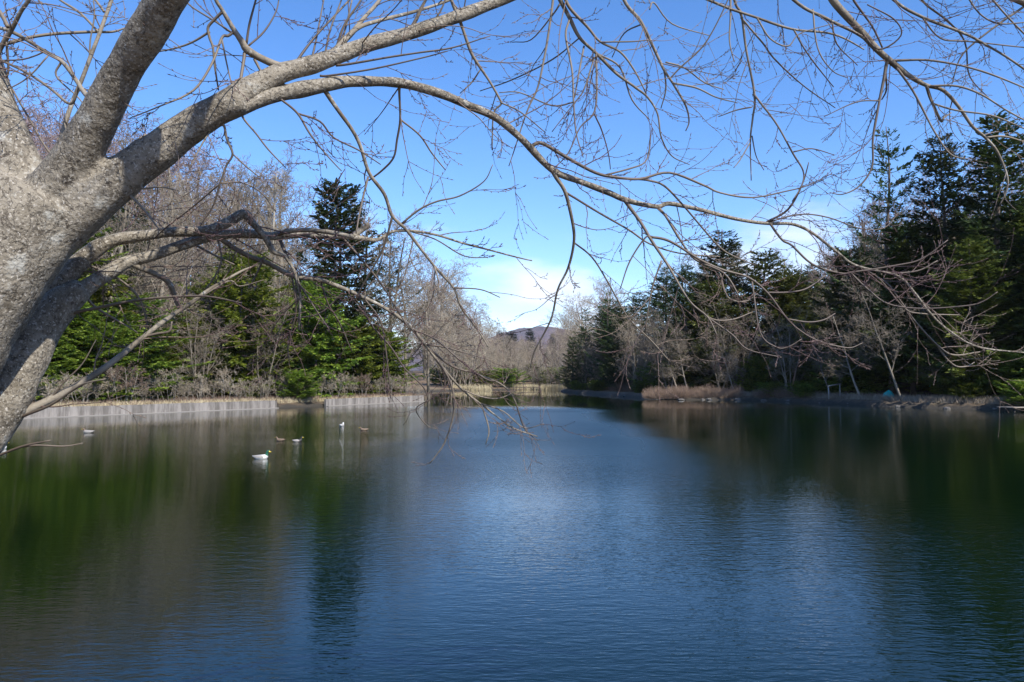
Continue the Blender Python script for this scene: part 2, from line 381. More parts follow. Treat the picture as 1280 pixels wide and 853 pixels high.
# ------------------------------------------------------------------ retaining wall along the left bank
M_WALL = mat_wall()
def wall(a, b, name, label, hgt):
    a = np.array(a); b = np.array(b); L = np.linalg.norm(b-a); u = (b-a)/L; ang = math.atan2(u[1], u[0])
    root = thing(name, label, 'wall', (a[0], a[1], 0), ang)
    n = int(L/0.92); cell = L/n; pan = MB(); posts = MB(); rr = random.Random(3)
    for i in range(n):
        pan.box(((i+0.5)*cell, 0.20 + rr.uniform(-.012, .012), -0.45 + (hgt + rr.uniform(-.035, .03))/2), (cell-0.008, 0.22, hgt + 0.9))
    for i in range(n+1):
        posts.box((i*cell, 0.105, -0.45 + (hgt-0.05)/2), (0.10, 0.05, hgt + 0.85))
    pan.build('panel', M_WALL, root, False); posts.build('post', M_WALL, root, False)
    foot = MB(); foot.box((L/2, -0.02, -0.25), (L, 0.36, 0.58)); foot.build('footing', M_WALL, root, False)
    return root
wall((-36.8, 40.0), (-20.2, 69.3), 'retaining_wall', 'long low grey retaining wall of upright panels under the shrubs at the water', 0.66)
wall((-17.0, 74.0), (-9.8, 89.9), 'retaining_wall', 'shorter low pale retaining wall ending at the point beyond the dark gap', 0.66)

# ------------------------------------------------------------------ tree prototypes
def bare_tree(seed, H, spread, upright=0.5, lean=0.0, stems=1, minr=0.011, dens=1.0, first=0.22, gn=(10, 6, 5, 4)):
    rr = random.Random(seed); tr = MB(); cr = MB()
    def rv(s): return np.array((rr.gauss(0, s), rr.gauss(0, s), rr.gauss(0, s)))
    def grow(p, d, L, r, lev):
        n = (9, 7, 5, 4, 3)[lev]; pts = [p]; rad = [r]; dd = d.copy(); dirs = [dd]
        for i in range(n):
            dd = unit(dd + rv((0.05, 0.13, 0.17, 0.2, 0.22)[lev]) + np.array((0, 0, (0.05, 0.10*upright, 0.10*upright, 0.04, 0.0)[lev])))
            p = p + dd*L/n; pts.append(p); dirs.append(dd); rad.append(max(minr*0.7, r*(1 - 0.78*(i+1)/n)))
        (tr if lev < 2 else cr).tube(pts, rad, (7, 5, 3, 3, 3)[lev], cap=False)
        if lev >= 4: return
        cnt = max(2, int(gn[lev]*dens*(0.8 + 0.4*rr.random()))); a0 = rr.random()*6.28
        for c in range(cnt):
            f = (first if lev == 0 else 0.18) + (1-(first if lev == 0 else 0.18))*(c + rr.random()*0.8)/cnt
            f = min(f, 0.99); k = min(n-1, int(f*n)); q = pts[k] + (pts[k+1]-pts[k])*(f*n-k); td = dirs[k+1]
            a0 += 2.4 + rr.uniform(-.4, .4)
            s_ = unit(np.cross(td, np.array((0.3, 0.5, 0.81)))); b_ = np.cross(td, s_)
            side = s_*math.cos(a0) + b_*math.sin(a0)
            ang = rr.uniform(0.55, 1.05) if lev else rr.uniform(0.6, 1.15)*(1.2 - 0.5*upright)
            nd = unit(td*math.cos(ang) + side*math.sin(ang))
            if lev == 0: l2 = spread*(1.05 - 0.55*f)*rr.uniform(0.75, 1.15)
            else: l2 = L*(0.62 - 0.25*f)*rr.uniform(0.75, 1.2)
            grow(q, nd, l2, max(minr, rad[k]*(0.5 if lev else 0.42)), lev+1)
    for s_ in range(stems):
        a = s_*6.28/stems + rr.random(); tilt = lean if stems == 1 else rr.uniform(0.14, 0.36)
        d0 = unit(np.array((math.cos(a)*math.sin(tilt), math.sin(a)*math.sin(tilt), math.cos(tilt))))
        grow(np.array((math.cos(a)*0.15*(stems > 1), math.sin(a)*0.15*(stems > 1), -0.35)), d0, H*(1 if s_ == 0 else rr.uniform(0.75, 0.95))+0.35, H*(0.0125 if stems == 1 else 0.009), 0)
    return tr, cr

def blades(mb, base, dirv, lng, wid, nrm):
    """leaf-sized diamond faces; all arguments arrays of one length"""
    s_ = np.cross(dirv, nrm); s_ /= (np.linalg.norm(s_, axis=1, keepdims=True) + 1e-9)
    mid = base + dirv*lng[:, None]*0.45; sag = nrm*lng[:, None]*0.06
    v = np.stack([base, mid + s_*wid[:, None] + sag, base + dirv*lng[:, None], mid - s_*wid[:, None] + sag], 1).reshape(-1, 3)
    k = np.arange(len(base))*4
    mb.add(v, None, np.stack([k, k+1, k+2, k+3], 1))

def evergreen(seed, H, Rm, z0=0.12, levels=26, per=6, droop=0.15, upcurl=0.25, power=0.85, spr=12, lng=0.42, wid=0.075, irregular=0.25, hang=0.25, topw=0.03, roundc=False):
    rr = random.Random(seed); rn = np.random.RandomState(seed); tr = MB(); cr = MB()
    n = 12; tp = [np.array((0.12*math.sin(i*0.9+seed)*H/20*(i > 0), 0.12*math.cos(i*0.7+seed)*H/20*(i > 0), -0.35 + (H+0.35)*i/n)) for i in range(n+1)]
    tr.tube(tp, [H*0.013*(1-0.93*i/n) + 0.01 for i in range(n+1)], 7)
    a = rr.random()*6.28
    for lv in range(levels):
        f = z0 + (0.985-z0)*((lv + rr.random()*0.5)/levels); z = f*H; x = (f-z0)/(1-z0)
        if roundc: prof = math.sqrt(max(0.02, 1-(x*1.0)**2.2))*min(1, 0.55+2.2*x)
        else: prof = (1-x)**power*min(1, 0.62+3.0*x) + topw
        m = max(3, int(per*(0.6+0.6*rr.random())))
        for b in range(m):
            a += 2.39996 + rr.uniform(-.35, .35); L = Rm*prof*(1 + rr.uniform(-irregular, irregular*0.7))
            if L < 0.12: continue
            el = -droop*(1-x) + 0.55*x*(1 - 0.3*rr.random()); d0 = np.array((math.cos(a)*math.cos(el), math.sin(a)*math.cos(el), math.sin(el)))
            k = min(n-1, int(f*n)); p0 = tp[k] + (tp[min(n, k+1)]-tp[k])*(f*n-k) if f*n-k >= 0 else tp[k]; p0 = np.array((p0[0], p0[1], z))
            ns = 5; t = np.linspace(0, 1, ns+1)
            pts = p0 + d0*(t*L)[:, None] + np.array((0,0,1.0))*((upcurl*t**2 - 0.16*np.sin(t*math.pi))*L*0.55)[:, None]
            side0 = np.array((-math.sin(a), math.cos(a), 0)); pts += side0*(rr.uniform(-.14, .14)*L*t**2)[:, None]
            cr.tube(pts, [max(0.010, 0.016*L*(1-0.8*q)) for q in t], 3, cap=False)
            cnt = max(5, int(spr*L*(1.0 + 0.4*rr.random()))); q = 0.16 + 0.84*rn.rand(cnt)**0.8
            ii = np.minimum((q*ns).astype(int), ns-1); base = pts[ii] + (pts[ii+1]-pts[ii])*((q*ns)-ii)[:, None]
            sgn = np.where(rn.rand(cnt) < 0.5, -1, 1); spread = rn.uniform(0.35, 1.15, cnt)
            dirs = d0[None]*np.cos(spread)[:, None] + side0[None]*(sgn*np.sin(spread))[:, None]
            dirs[:, 2] += upcurl*0.5*q - hang*rn.rand(cnt) ; dirs += rn.normal(0, 0.10, (cnt, 3)); dirs /= np.linalg.norm(dirs, axis=1, keepdims=True)
            nrm = np.array((0,0,1.0))[None] + rn.normal(0, 0.38, (cnt, 3)); nrm /= np.linalg.norm(nrm, axis=1, keepdims=True)
            sz = rn.uniform(0.6, 1.25, cnt)*(1.05-0.45*q)*(0.55+0.45*min(1, L/1.2))
            off = dirs*0.0
            # side twig: several blades along it, so a spray reads as feathery rather than one leaf
            for st in (0.0, 0.45, 0.85):
                bb = base + dirs*(st*lng*1.25*sz)[:, None]
                jit = rn.normal(0, 0.33, (cnt, 3)); dd = dirs + jit; dd /= np.linalg.norm(dd, axis=1, keepdims=True)
                blades(cr, bb, dd, lng*sz*(1-0.25*st), wid*sz, nrm)
    return tr, cr

PROTO = {}
def proto(key, name, cat, pair, trunk_mat, crown_mat, H):
    tr, cr = pair
    PROTO[key] = dict(name=name, cat=cat, trunk=tr.mesh('trunk', trunk_mat), crown=cr.mesh('crown', crown_mat), H=H, root={})
USED = {}
def plant(key, x, y, H, label, group=None, rz=None, wide=1.0, crown_mat=None, sink=0.0):
    """the first of a kind is built from its meshes, the others are copies of it"""
    p = PROTO[key]; s = H/p['H']; sc = (s*wide, s*wide, s); loc = (x, y, hz(x, y)-sink)
    rz = random.uniform(0, 6.28) if rz is None else rz
    k = (key, crown_mat.name if crown_mat else '')
    if k not in p['root']:
        o = thing(p['name'], label, p['cat'], loc, rz, group, sc)
        link('trunk', p['trunk'], o); me = p['crown']
        if crown_mat: me = me.copy(); me.materials[0] = crown_mat
        link('crown', me, o); p['root'][k] = o
    else: o = dup(p['root'][k], label, loc, rz, sc, group)
    return o

for i in range(3):
    proto(f'fir{i}', 'fir_tree', 'fir tree', evergreen(11+i, 20, 4.4, 0.06, 38, 7, 0.12, 0.25, 0.70, 10, 0.55, 0.105, 0.35, 0.20, 0.05), M_CONBARK, M_FIR, 20)
for i in range(2):
    proto(f'thinfir{i}', 'fir_tree', 'fir tree', evergreen(21+i, 20, 4.4, 0.10, 20, 5, 0.0, 0.5, 0.72, 10, 0.48, 0.085, 0.5, 0.02, 0.05), M_CONBARK, M_FIR, 20)
for i in range(3):
    proto(f'hem{i}', 'hemlock_tree', 'evergreen tree', evergreen(31+i, 12, 4.4, 0.07, 20, 7, 0.18, 0.02, 0.55, 11, 0.52, 0.13, 0.5, 0.32, 0.08, True), M_CONBARK, M_GREEN, 12)
for i in range(2):
    proto(f'cyp{i}', 'cypress_tree', 'evergreen tree', evergreen(41+i, 15, 3.9, 0.06, 30, 7, 0.05, 0.25, 0.55, 11, 0.52, 0.12, 0.4, 0.25, 0.07), M_CONBARK, M_OLIVE, 15)
for i in range(2):
    proto(f'low{i}', 'evergreen_bush', 'evergreen bush', evergreen(45+i, 4.5, 2.6, 0.04, 15, 8, -0.1, 0.1, 0.5, 14, 0.36, 0.10, 0.45, 0.25, 0.10, True), M_CONBARK, M_GREEN, 4.5)
for i in range(4):
    proto(f'bare{i}', 'bare_tree', 'bare tree', bare_tree(51+i, 15, 5.4, 0.45 + 0.12*i, 0.06, 1, 0.016, 1.0, 0.18, (13, 7, 6, 4)), M_GREYBARK, M_GREYTWIG, 15)
for i in range(2):
    proto(f'multi{i}', 'bare_tree', 'bare tree', bare_tree(61+i, 11, 3.8, 0.5, 0, 4, 0.014, 0.9, 0.15, (10, 6, 5, 4)), M_GREYBARK, M_GREYTWIG, 11)
for i in range(2):
    proto(f'lean{i}', 'leaning_tree', 'bare tree', bare_tree(71+i, 11, 4.2, 0.3, 0.38, 1, 0.014, 1.1, 0.25, (11, 7, 6, 4)), M_GREYBARK, M_GREYTWIG, 11)
proto('larch0', 'larch_tree', 'larch', bare_tree(81, 19, 2.2, 0.15, 0.01, 1, 0.013, 1.5, 0.16, (26, 5, 4, 3)), M_PALEBARK, M_TAN, 19)
for i in range(3):
    proto(f'shrub{i}', 'bare_shrub', 'shrub', bare_tree(91+i, 2.0, 0.95, 0.6, 0, 5, 0.010, 0.9, 0.35, (7, 5, 4, 3)), M_PALEBARK, M_RUST if i == 2 else M_TAN, 2.0)

def at(px, d): return ((px-CX)/F*d, d)

# ------------------------------------------------------------------ prominent trees, each with a label of its own
def T(key, px, d, H, label, **kw):
    x, y = at(px, d); return plant(key, x, y, H, label, **kw)
T('thinfir0', 1114, 84, 28.5, 'tall airy fir with upswept boughs, standing free of the wood against open sky', wide=1.0)
T('fir0', 1184, 82, 27.2, 'tall dark spire shaped fir between the airy fir and the broad topped one', wide=1.0)
T('fir1', 1252, 76, 26.8, 'broad topped tall dark fir closest to the right edge', wide=1.35)
T('fir2', 905, 112, 22.5, 'big broad dark green conifer with layered boughs rising over the brown hedge', wide=1.6)
T('fir0', 858, 108, 17.6, 'dark conifer hugging the left flank of the big broad conifer', wide=1.2)
T('thinfir1', 792, 138, 16.5, 'slim ragged fir, rightmost of the cluster of thin firs near the open end', wide=1.1)
T('thinfir0', 760, 142, 17.5, 'slim ragged fir, tallest of the cluster of thin firs near the open end', wide=1.05)
T('thinfir1', 732, 150, 15.6, 'slim ragged fir, leftmost of the cluster of thin firs near the open end', wide=1.1)
T('fir1', 716, 158, 10.4, 'low dark fir at the tip of the right bank beside the reeds', wide=1.3)
T('cyp1', 422, 90, 24.0, 'dark fir with a bushy top standing above the left wood', wide=0.95, crown_mat=M_FIR)
T('thinfir1', 487, 100, 21.0, 'thin dark fir poking up right of the bushy topped fir on the left bank', wide=1.1)
T('bare2', 452, 93, 20.5, 'tall bare grey tree just right of the bushy topped fir', wide=1.2)
T('bare0', 479, 95, 18.6, 'bare grey tree half hiding the thin dark fir on the left bank', wide=1.2)
T('hem1', 396, 79.5, 11.5, 'broad bright green hemlock standing in front of the bushy topped fir', wide=1.2)
T('hem0', 300, 74, 13.5, 'tallest bright green hemlock in the middle of the left wood', wide=1.1)
T('bare1', 508, 97, 16.5, 'tall bare grey tree at the open right end of the left wood', wide=1.25)
T('bare3', 536, 101, 13.8, 'lower bare grey tree at the very tip of the left wood', wide=1.35)
T('larch0', 344, 88, 23.5, 'pale bare larch with a straight trunk left of the bushy topped fir', wide=1.1)
T('cyp0', 1065, 92, 16.5, 'yellowish green cypress below the tall airy fir', wide=1.3)
T('cyp1', 1140, 83, 18.0, 'sunlit olive cypress filling the gap below the two tall spires', wide=1.25)
T('cyp1', 990, 103, 15.0, 'olive cypress just right of the big broad conifer', wide=1.3)
T('cyp0', 1215, 72, 14.0, 'dark olive cypress in deep shade near the right edge', wide=1.4)
T('cyp0', 958, 108, 18.2, 'tall olive conifer filling the gap right of the big broad conifer', wide=1.35)
T('lean0', 1128, 72.5, 10.5, 'forked bare tree leaning over the dark water near the turquoise sheet', rz=2.6)
T('multi0', 836, 106.5, 11.0, 'many stemmed pale bare tree behind the left end of the brown hedge', wide=1.1)
T('multi1', 900, 103, 9.6, 'many stemmed pale bare tree behind the right end of the brown hedge', wide=1.2)

# ------------------------------------------------------------------ the woods
TOPX = [-80, 0, 100, 200, 250, 345, 420, 470, 520, 550, 575, 600, 635, 690, 702, 720, 760, 830, 905, 960, 1000, 1050, 1115, 1185, 1250, 1280, 1420]
TOPY = [150, 165, 185, 218, 228, 238, 255, 275, 312, 360, 386, 404, 427, 427, 410, 392, 362, 320, 312, 318, 320, 300, 272, 262, 238, 215, 210]
def max_h(px, d, x, y): return (HOR - np.interp(px, TOPX, TOPY))/F*d + CAMZ - hz(x, y)
rng = random.Random(99); placed = []
def free(x, y, r):
    for (a, b, c) in placed:
        if (a-x)**2 + (b-y)**2 < (0.5*(r+c))**2: return False
    return True
LEFT_G, RIGHT_G, FAR_G = 'trees of the left wood', 'trees of the right wood', 'trees beyond the far shore'
NAMES = {
 ('L', 'hem'): 'green hemlock with flat drooping sprays in the sunlit left wood', ('L', 'bare'): 'bare grey twiggy tree in the sunlit left wood',
 ('L', 'mauve'): 'bare tree with mauve twigs rising at the back of the left wood', ('L', 'cyp'): 'olive green cypress in the sunlit left wood',
 ('L', 'fir'): 'dark green fir among bare trees in the left wood', ('L', 'low'): 'low spreading evergreen bush under the trees of the left wood', ('R', 'low'): 'low dark evergreen bush under the trees of the right wood', ('F', 'low'): 'low evergreen bush by the far shore',
 ('L', 'larch'): 'slender pale bare larch in the left wood', ('L', 'multi'): 'many stemmed pale bare tree at the edge of the left wood',
 ('R', 'hem'): 'green hemlock with flat drooping sprays in the shaded right wood', ('R', 'bare'): 'bare grey twiggy tree in the shaded right wood',
 ('R', 'mauve'): 'bare tree with mauve twigs at the back of the right wood', ('R', 'cyp'): 'olive green cypress in the shaded right wood',
 ('R', 'fir'): 'dark green fir deep in the shaded right wood', ('R', 'lean'): 'bare grey tree leaning out over the water on the right bank', ('R', 'multi'): 'many stemmed pale bare tree at the edge of the right wood',
 ('F', 'bare'): 'pale bare tree in the woods beyond the far shore', ('F', 'multi'): 'many stemmed bare tree by the far shore', ('F', 'fir'): 'small dark conifer in the woods beyond the far shore', ('F', 'mauve'): 'bare mauve tree in the woods beyond the far shore'}
def wood(side, kind, n, px0, px1, d0, d1, s0, s1, frac, rad, wide=(0.95, 1.25), hmax=99, grp=None):
    got = 0; tries = 0
    while got < n and tries < n*60:
        tries += 1
        d = rng.uniform(d0, d1); px = rng.uniform(px0, px1); x, y = at(px, d); sd = float(sdist(np.array([x]), np.array([y]))[0])
        if not (s0 < sd < s1) or not free(x, y, rad): continue
        H = min(hmax*rng.uniform(0.85, 1.0), max_h(px, d, x, y)*rng.uniform(*frac))
        if H < 1.0: continue
        key = {'hem': f'hem{rng.randrange(3)}', 'bare': f'bare{rng.randrange(4)}', 'mauve': f'bare{rng.randrange(4)}', 'cyp': f'cyp{rng.randrange(2)}',
               'fir': rng.choice(['fir0', 'fir1', 'fir2', 'thinfir0']), 'larch': 'larch0', 'low': f'low{rng.randrange(2)}', 'lean': f'lean{rng.randrange(2)}', 'multi': f'multi{rng.randrange(2)}'}[kind]
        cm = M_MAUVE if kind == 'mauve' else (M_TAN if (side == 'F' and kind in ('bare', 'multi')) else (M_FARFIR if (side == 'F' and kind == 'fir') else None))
        rz = None
        if kind == 'lean': rz = math.pi + rng.uniform(-0.6, 0.6) - (1.0 if key == 'lean0' else 0.3)
        plant(key, x, y, H, NAMES[(side, kind)], grp, rz, rng.uniform(*wide), cm); placed.append((x, y, rad)); got += 1
    return got
# left bank, front to back
plant('low0', *at(372, 73.5), 2.6, 'low evergreen bush added to darken the shadowed gap between the two retaining walls', None, 1.0, 1.5)  # added bush, stands in for the shadow in the recess between the walls
wood('L', 'hem', 20, 30, 560, 51, 102, 4.0, 8, (0.25, 0.62), 3.0, (1.15, 1.5), 9, LEFT_G)
wood('L', 'bare', 4, 30, 565, 52, 108, 4.5, 11, (0.5, 0.8), 3.4, (1.1, 1.4), 15, LEFT_G)
wood('L', 'bare', 12, 460, 590, 84, 125, 4, 30, (0.85, 1.05), 3.2, (1.1, 1.5), 99, LEFT_G)
wood('L', 'low', 18, 20, 545, 50, 100, 4.5, 9, (0.2, 0.4), 2.6, (1.0, 1.4), 4.6, LEFT_G)
wood('L', 'hem', 22, 20, 560, 52, 105, 5, 13, (0.36, 0.80), 3.6, (0.9, 1.2), 15, LEFT_G)
wood('L', 'multi', 8, 20, 560, 52, 105, 3.5, 10, (0.35, 0.6), 3.2, (0.9, 1.2), 10, LEFT_G)
wood('L', 'bare', 20, 10, 560, 54, 112, 6, 22, (0.78, 1.0), 4.0, (0.95, 1.25), 99, LEFT_G)
wood('L', 'cyp', 12, 10, 520, 58, 108, 9, 24, (0.55, 0.85), 3.8, (1.0, 1.3), 15, LEFT_G)
wood('L', 'low', 18, 10, 540, 58, 115, 9, 26, (0.2, 0.5), 3.0, (1.2, 1.7), 5.5, LEFT_G)
wood('L', 'hem', 14, 10, 540, 60, 115, 13, 26, (0.5, 0.9), 3.8, (0.9, 1.2), 18, LEFT_G)
wood('L', 'larch', 4, 180, 420, 75, 110, 12, 30, (0.9, 1.03), 3.5, (0.9, 1.1), 99, LEFT_G)
wood('L', 'fir', 9, 20, 520, 66, 125, 18, 40, (0.65, 0.88), 4.2, (1.0, 1.3), 99, LEFT_G)
wood('L', 'mauve', 30, -20, 580, 70, 145, 20, 60, (0.90, 1.08), 4.2, (1.1, 1.4), 99, LEFT_G)
# right bank, front to back
wood('R', 'low', 5, 945, 1010, 80, 100, 0.8, 2.6, (0.08, 0.2), 2.0, (1.3, 1.9), 1.7, RIGHT_G)
wood('R', 'low', 2, 1185, 1300, 56, 72, 0.8, 2.6, (0.08, 0.2), 2.0, (1.3, 1.9), 1.9, RIGHT_G)
wood('R', 'low', 7, 712, 800, 110, 158, 0.8, 2.6, (0.08, 0.2), 2.0, (1.3, 1.9), 1.9, RIGHT_G)
for px_ in (1035, 1050, 1110, 1118, 1147, 1160):
    for d_ in range(66, 84, 2): placed.append((*at(px_, d_), 0.9))
placed.append((*at(866, 96.5), 5.0))
wood('R', 'lean', 7, 840, 1290, 58, 118, 0.9, 4, (0.35, 0.6), 3.0, (0.9, 1.2), 10, RIGHT_G)
wood('R', 'multi', 9, 715, 1290, 60, 155, 2.5, 8, (0.45, 0.75), 3.2, (1.0, 1.3), 12, RIGHT_G)
wood('R', 'low', 26, 715, 1300, 58, 155, 3.0, 12, (0.2, 0.45), 2.8, (1.1, 1.6), 4.5, RIGHT_G)
wood('R', 'fir', 8, 712, 840, 104, 160, 4, 14, (0.6, 0.95), 3.4, (1.15, 1.5), 99, RIGHT_G)
wood('R', 'cyp', 6, 730, 1000, 88, 150, 4, 12, (0.5, 0.8), 3.4, (1.15, 1.5), 99, RIGHT_G)
wood('R', 'bare', 16, 712, 1300, 60, 155, 5, 17, (0.75, 1.0), 3.8, (1.0, 1.3), 99, RIGHT_G)
wood('R', 'hem', 18, 715, 1300, 60, 155, 6, 20, (0.4, 0.68), 3.8, (1.05, 1.4), 12, RIGHT_G)
wood('R', 'low', 26, 740, 1320, 62, 155, 10, 32, (0.2, 0.5), 3.2, (1.3, 1.8), 6, RIGHT_G)
wood('R', 'cyp', 18, 790, 1320, 64, 130, 10, 30, (0.6, 0.95), 3.9, (1.1, 1.45), 99, RIGHT_G)
wood('R', 'fir', 22, 740, 1340, 68, 150, 12, 44, (0.8, 1.02), 4.0, (1.1, 1.4), 99, RIGHT_G)
wood('R', 'mauve', 12, 860, 1300, 90, 150, 22, 60, (0.9, 1.1), 4.5, (1.0, 1.3), 99, RIGHT_G)
# trees that stand right of the picture and shade the right bank
wood('R', 'fir', 12, 1320, 1750, 40, 68, 5, 30, (0.85, 1.05), 5.0, (1.3, 1.6), 25, RIGHT_G)
# far shore
wood('F', 'low', 10, 540, 730, 178, 230, 2, 25, (0.2, 0.5), 4.0, (1.3, 1.8), 4.5, FAR_G)
wood('F', 'multi', 16, 545, 720, 175, 235, 2, 16, (0.5, 0.85), 4.0, (1.2, 1.6), 99, FAR_G)
wood('F', 'bare', 50, 530, 760, 175, 300, 5, 110, (0.75, 1.05), 4.2, (1.3, 1.8), 99, FAR_G)
wood('F', 'mauve', 24, 530, 760, 220, 340, 30, 150, (0.88, 1.05), 4.5, (1.3, 1.8), 99, FAR_G)
for i, (px, d, top) in enumerate([(624, 330, 412), (634, 335, 416), (641, 332, 413), (663, 326, 411), (691, 318, 417), (573, 250, 386), (683, 236, 440)]):
    x, y = at(px, d); plant(['fir0', 'fir1', 'fir2'][i % 3], x, y, (HOR-top)/F*d + CAMZ - hz(x, y), ['small dark conifer in the row on the skyline under the far ridge']*5 and
        (['small dark conifer in the row on the skyline under the far ridge']*5 + ['taller pale conifer rising from the bare woods at the left of the open end', 'dark conifer by the far shore left of the reeds'])[i],
        'conifers on the skyline' if i < 5 else None, None, 1.25, M_FARFIR)

# ------------------------------------------------------------------ shrubs and undergrowth on the banks
shr = [(48,.9),(70,1.0),(103,1.1),(118,1.0),(137,1.25),(155,1.45),(178,.8),(195,.9),(214,1.3),(231,.8),(247,1.05),(262,.9),(283,1.25),(297,.7),(312,.9),(330,1.0),
       (352,.9),(374,1.1),(398,1.0),(418,1.2),(437,1.0),(455,1.15),(472,.9),(488,1.1),(505,1.0),(520,.8)]
def shore_y(px):
    """distance of the left shore along the column px"""
    pts = [(-30.8, 51.2), (-20.6, 69.2), (-17.4, 74.2), (-10.2, 90.0)]
    sl = (px-CX)/F
    for (ax, ay), (bx, by) in zip(pts, pts[1:]):
        den = (bx-ax) - sl*(by-ay)
        if abs(den) < 1e-6: continue
        t = (sl*ay - ax)/den
        if -0.02 <= t <= 1.02: return ay + t*(by-ay)
    return 51.0
for i, (px, h_) in enumerate(shr):
    d = shore_y(px) + rng.uniform(2.0, 3.6); x, y = at(px, d)
    key = 'shrub2' if i in (5, 17, 21) else f'shrub{i % 2}'
    lab = 'pale bare trimmed shrub in the row along the top of the retaining wall'
    gp = 'trimmed shrubs along the left bank'
    if i == 5: lab, gp = 'largest rusty tipped bare shrub above the long retaining wall', None
    if i in (17, 21): lab = 'rusty tipped bare shrub in the row along the top of the retaining wall'
    plant(key, x, y, h_*2.1, lab, gp, None, rng.uniform(1.0, 1.3))

def mound(seed, L, W, Hh, mat_t, n, minr=0.006):
    """a dense twiggy mound: stems fanning out of the ground"""
    rr = random.Random(seed); mb = MB()
    for i in range(n):
        x = rr.uniform(-L/2, L/2); y = rr.uniform(-W/2, W/2); e = max(0.2, 1-(abs(x)/(L/2))**8)*max(0.25, 1-(abs(y)/(W/2))**4)
        hh = Hh*e**0.5*rr.uniform(0.75, 1.0)*(1+0.16*math.sin(x*1.9+seed)+0.1*math.sin(x*4.3)); p = np.array((x, y, -0.15)); d = np.array((rr.gauss(0, .35)+0.5*x/L, rr.gauss(0, .35)+0.6*y/W, 1.0)); pts = [p]
        for k in range(3): d = d + np.array((rr.gauss(0, .25), rr.gauss(0, .25), 0)); p = p + unit(d)*(hh+0.15)/3; pts.append(p)
        mb.tube(pts, [0.013, 0.011, 0.009, minr], 3, cap=False)
        for k in range(4):
            b = pts[1+k % 3]; dd = unit(np.array((rr.gauss(0, .8), rr.gauss(0, .8), 0.7)))
            mb.tube([b, b+dd*hh*0.18, b+(dd+np.array((0,0,.3)))*hh*0.3], [0.009, 0.008, minr], 3, cap=False)
    return mb
x, y = at(866, 96.5)
hd = mound(5, 12.0, 3.0, 1.25, M_RUST, 2600).build('hedge', M_RUST); hd.location = (x+0.6, y+1.9, 0.25); hd.rotation_euler.z = R(-14)
tag(hd, 'long rounded brown twiggy hedge at the water edge of the right bank', 'hedge')
for i, (px, d, L, hh) in enumerate([(962, 91.5, 5.5, 1.1), (745, 140, 6.0, 1.6), (775, 125.5, 7.0, 1.4), (716, 153, 4.0, 1.3)]):
    x, y = at(px, d); o = mound(20+i, L, 2.0, hh, M_RUST, 700).build('bush', M_RUST); o.location = (x+1.2, y+0.8, hz(x+1.2, y+0.8)); o.rotation_euler.z = R(-60)
    tag(o, ['low dark brush just right of the brown hedge', 'low brown brush below the slim firs', 'low dark brush between the slim firs and the brown hedge', 'brown brush at the tip of the right bank'][i], 'bush')

def reeds(seed, L, W, Hh, n):
    rr = random.Random(seed); mb = MB()
    for i in range(n):
        p = np.array((rr.uniform(-L/2, L/2), rr.uniform(-W/2, W/2), -0.2)); q = np.array((rr.gauss(0, .16), rr.gauss(0, .16), rr.uniform(0.7, 1.1)))*Hh
        s_ = unit(np.array((rr.gauss(0, 1), rr.gauss(0, 1), 0)))*0.022
        mb.add([p-s_, p+s_, p+q*0.6+s_*.8, p+q*0.6-s_*.8, p+q+np.array((0.1*rr.gauss(0, 1), 0, 0))], [(3, 2, 4)], [(0, 1, 2, 3)])
    return mb
for i, (px, d, L, n, lab) in enumerate([(697, 181, 7.5, 1500, 'pale dry reeds at the tip of the right bank on the far shore'), (652, 190.5, 8.0, 900, 'pale dry reeds in front of the footbridge'),
                                     (590, 178, 9.0, 900, 'pale dry reeds on the far shore left of the hut')]):
    x, y = at(px, d); o = reeds(i, L, 3.5, 1.6, n).build('reeds', M_REED); o.location = (x, y, 0.1); o['kind'] = 'stuff'; tag(o, lab, 'reeds')

def tuft_field(seed, n, pick, hmin, hmax):
    rr = random.Random(seed); mb = MB()
    for i in range(n):
        x, y = pick(rr); sd = float(sdist(np.array([x]), np.array([y]))[0])
        if sd < 0.7: continue
        z = hz(x, y)
        for k in range(7):
            d = np.array((rr.gauss(0, .45), rr.gauss(0, .45), 1.0))*rr.uniform(hmin, hmax); b = np.array((x+rr.gauss(0, .25), y+rr.gauss(0, .25), z-0.03))
            s_ = unit(np.array((rr.gauss(0, 1), rr.gauss(0, 1), 0)))*0.018
            mb.add([b-s_, b+s_, b+d], [(0, 1, 2)])
    return mb
def pk_left(rr):
    px = rr.uniform(20, 540); d = shore_y(px) + 0.7 + abs(rr.gauss(0, 5)); return at(px, d)
o = tuft_field(1, 2600, pk_left, 0.15, 0.55).build('undergrowth', M_RUST); o['kind'] = 'stuff'; tag(o, 'dry brown undergrowth between the shrubs of the left bank', 'undergrowth')
def pk_edge(rr):
    px = rr.uniform(20, 540); d = shore_y(px) + 0.9 + abs(rr.gauss(0, 0.5)); return at(px, d)
o = tuft_field(4, 1500, pk_edge, 0.12, 0.42).build('grass', M_REED); o['kind'] = 'stuff'; tag(o, 'dry yellow grass along the top of the retaining walls', 'grass')
def pk_right(rr):
    i = rr.choice([19, 20, 21, 22, 22, 23]); t = rr.random(); p = LAKE[i]*(1-t) + LAKE[i+1]*t; return p[0] + abs(rr.gauss(0, 2.5)) + .75, p[1] + rr.gauss(0, 1) + 1
o = tuft_field(2, 2600, pk_right, 0.2, 0.75).build('undergrowth', M_GREYTWIG); o['kind'] = 'stuff'; tag(o, 'dry brown undergrowth along the shaded right bank', 'undergrowth')

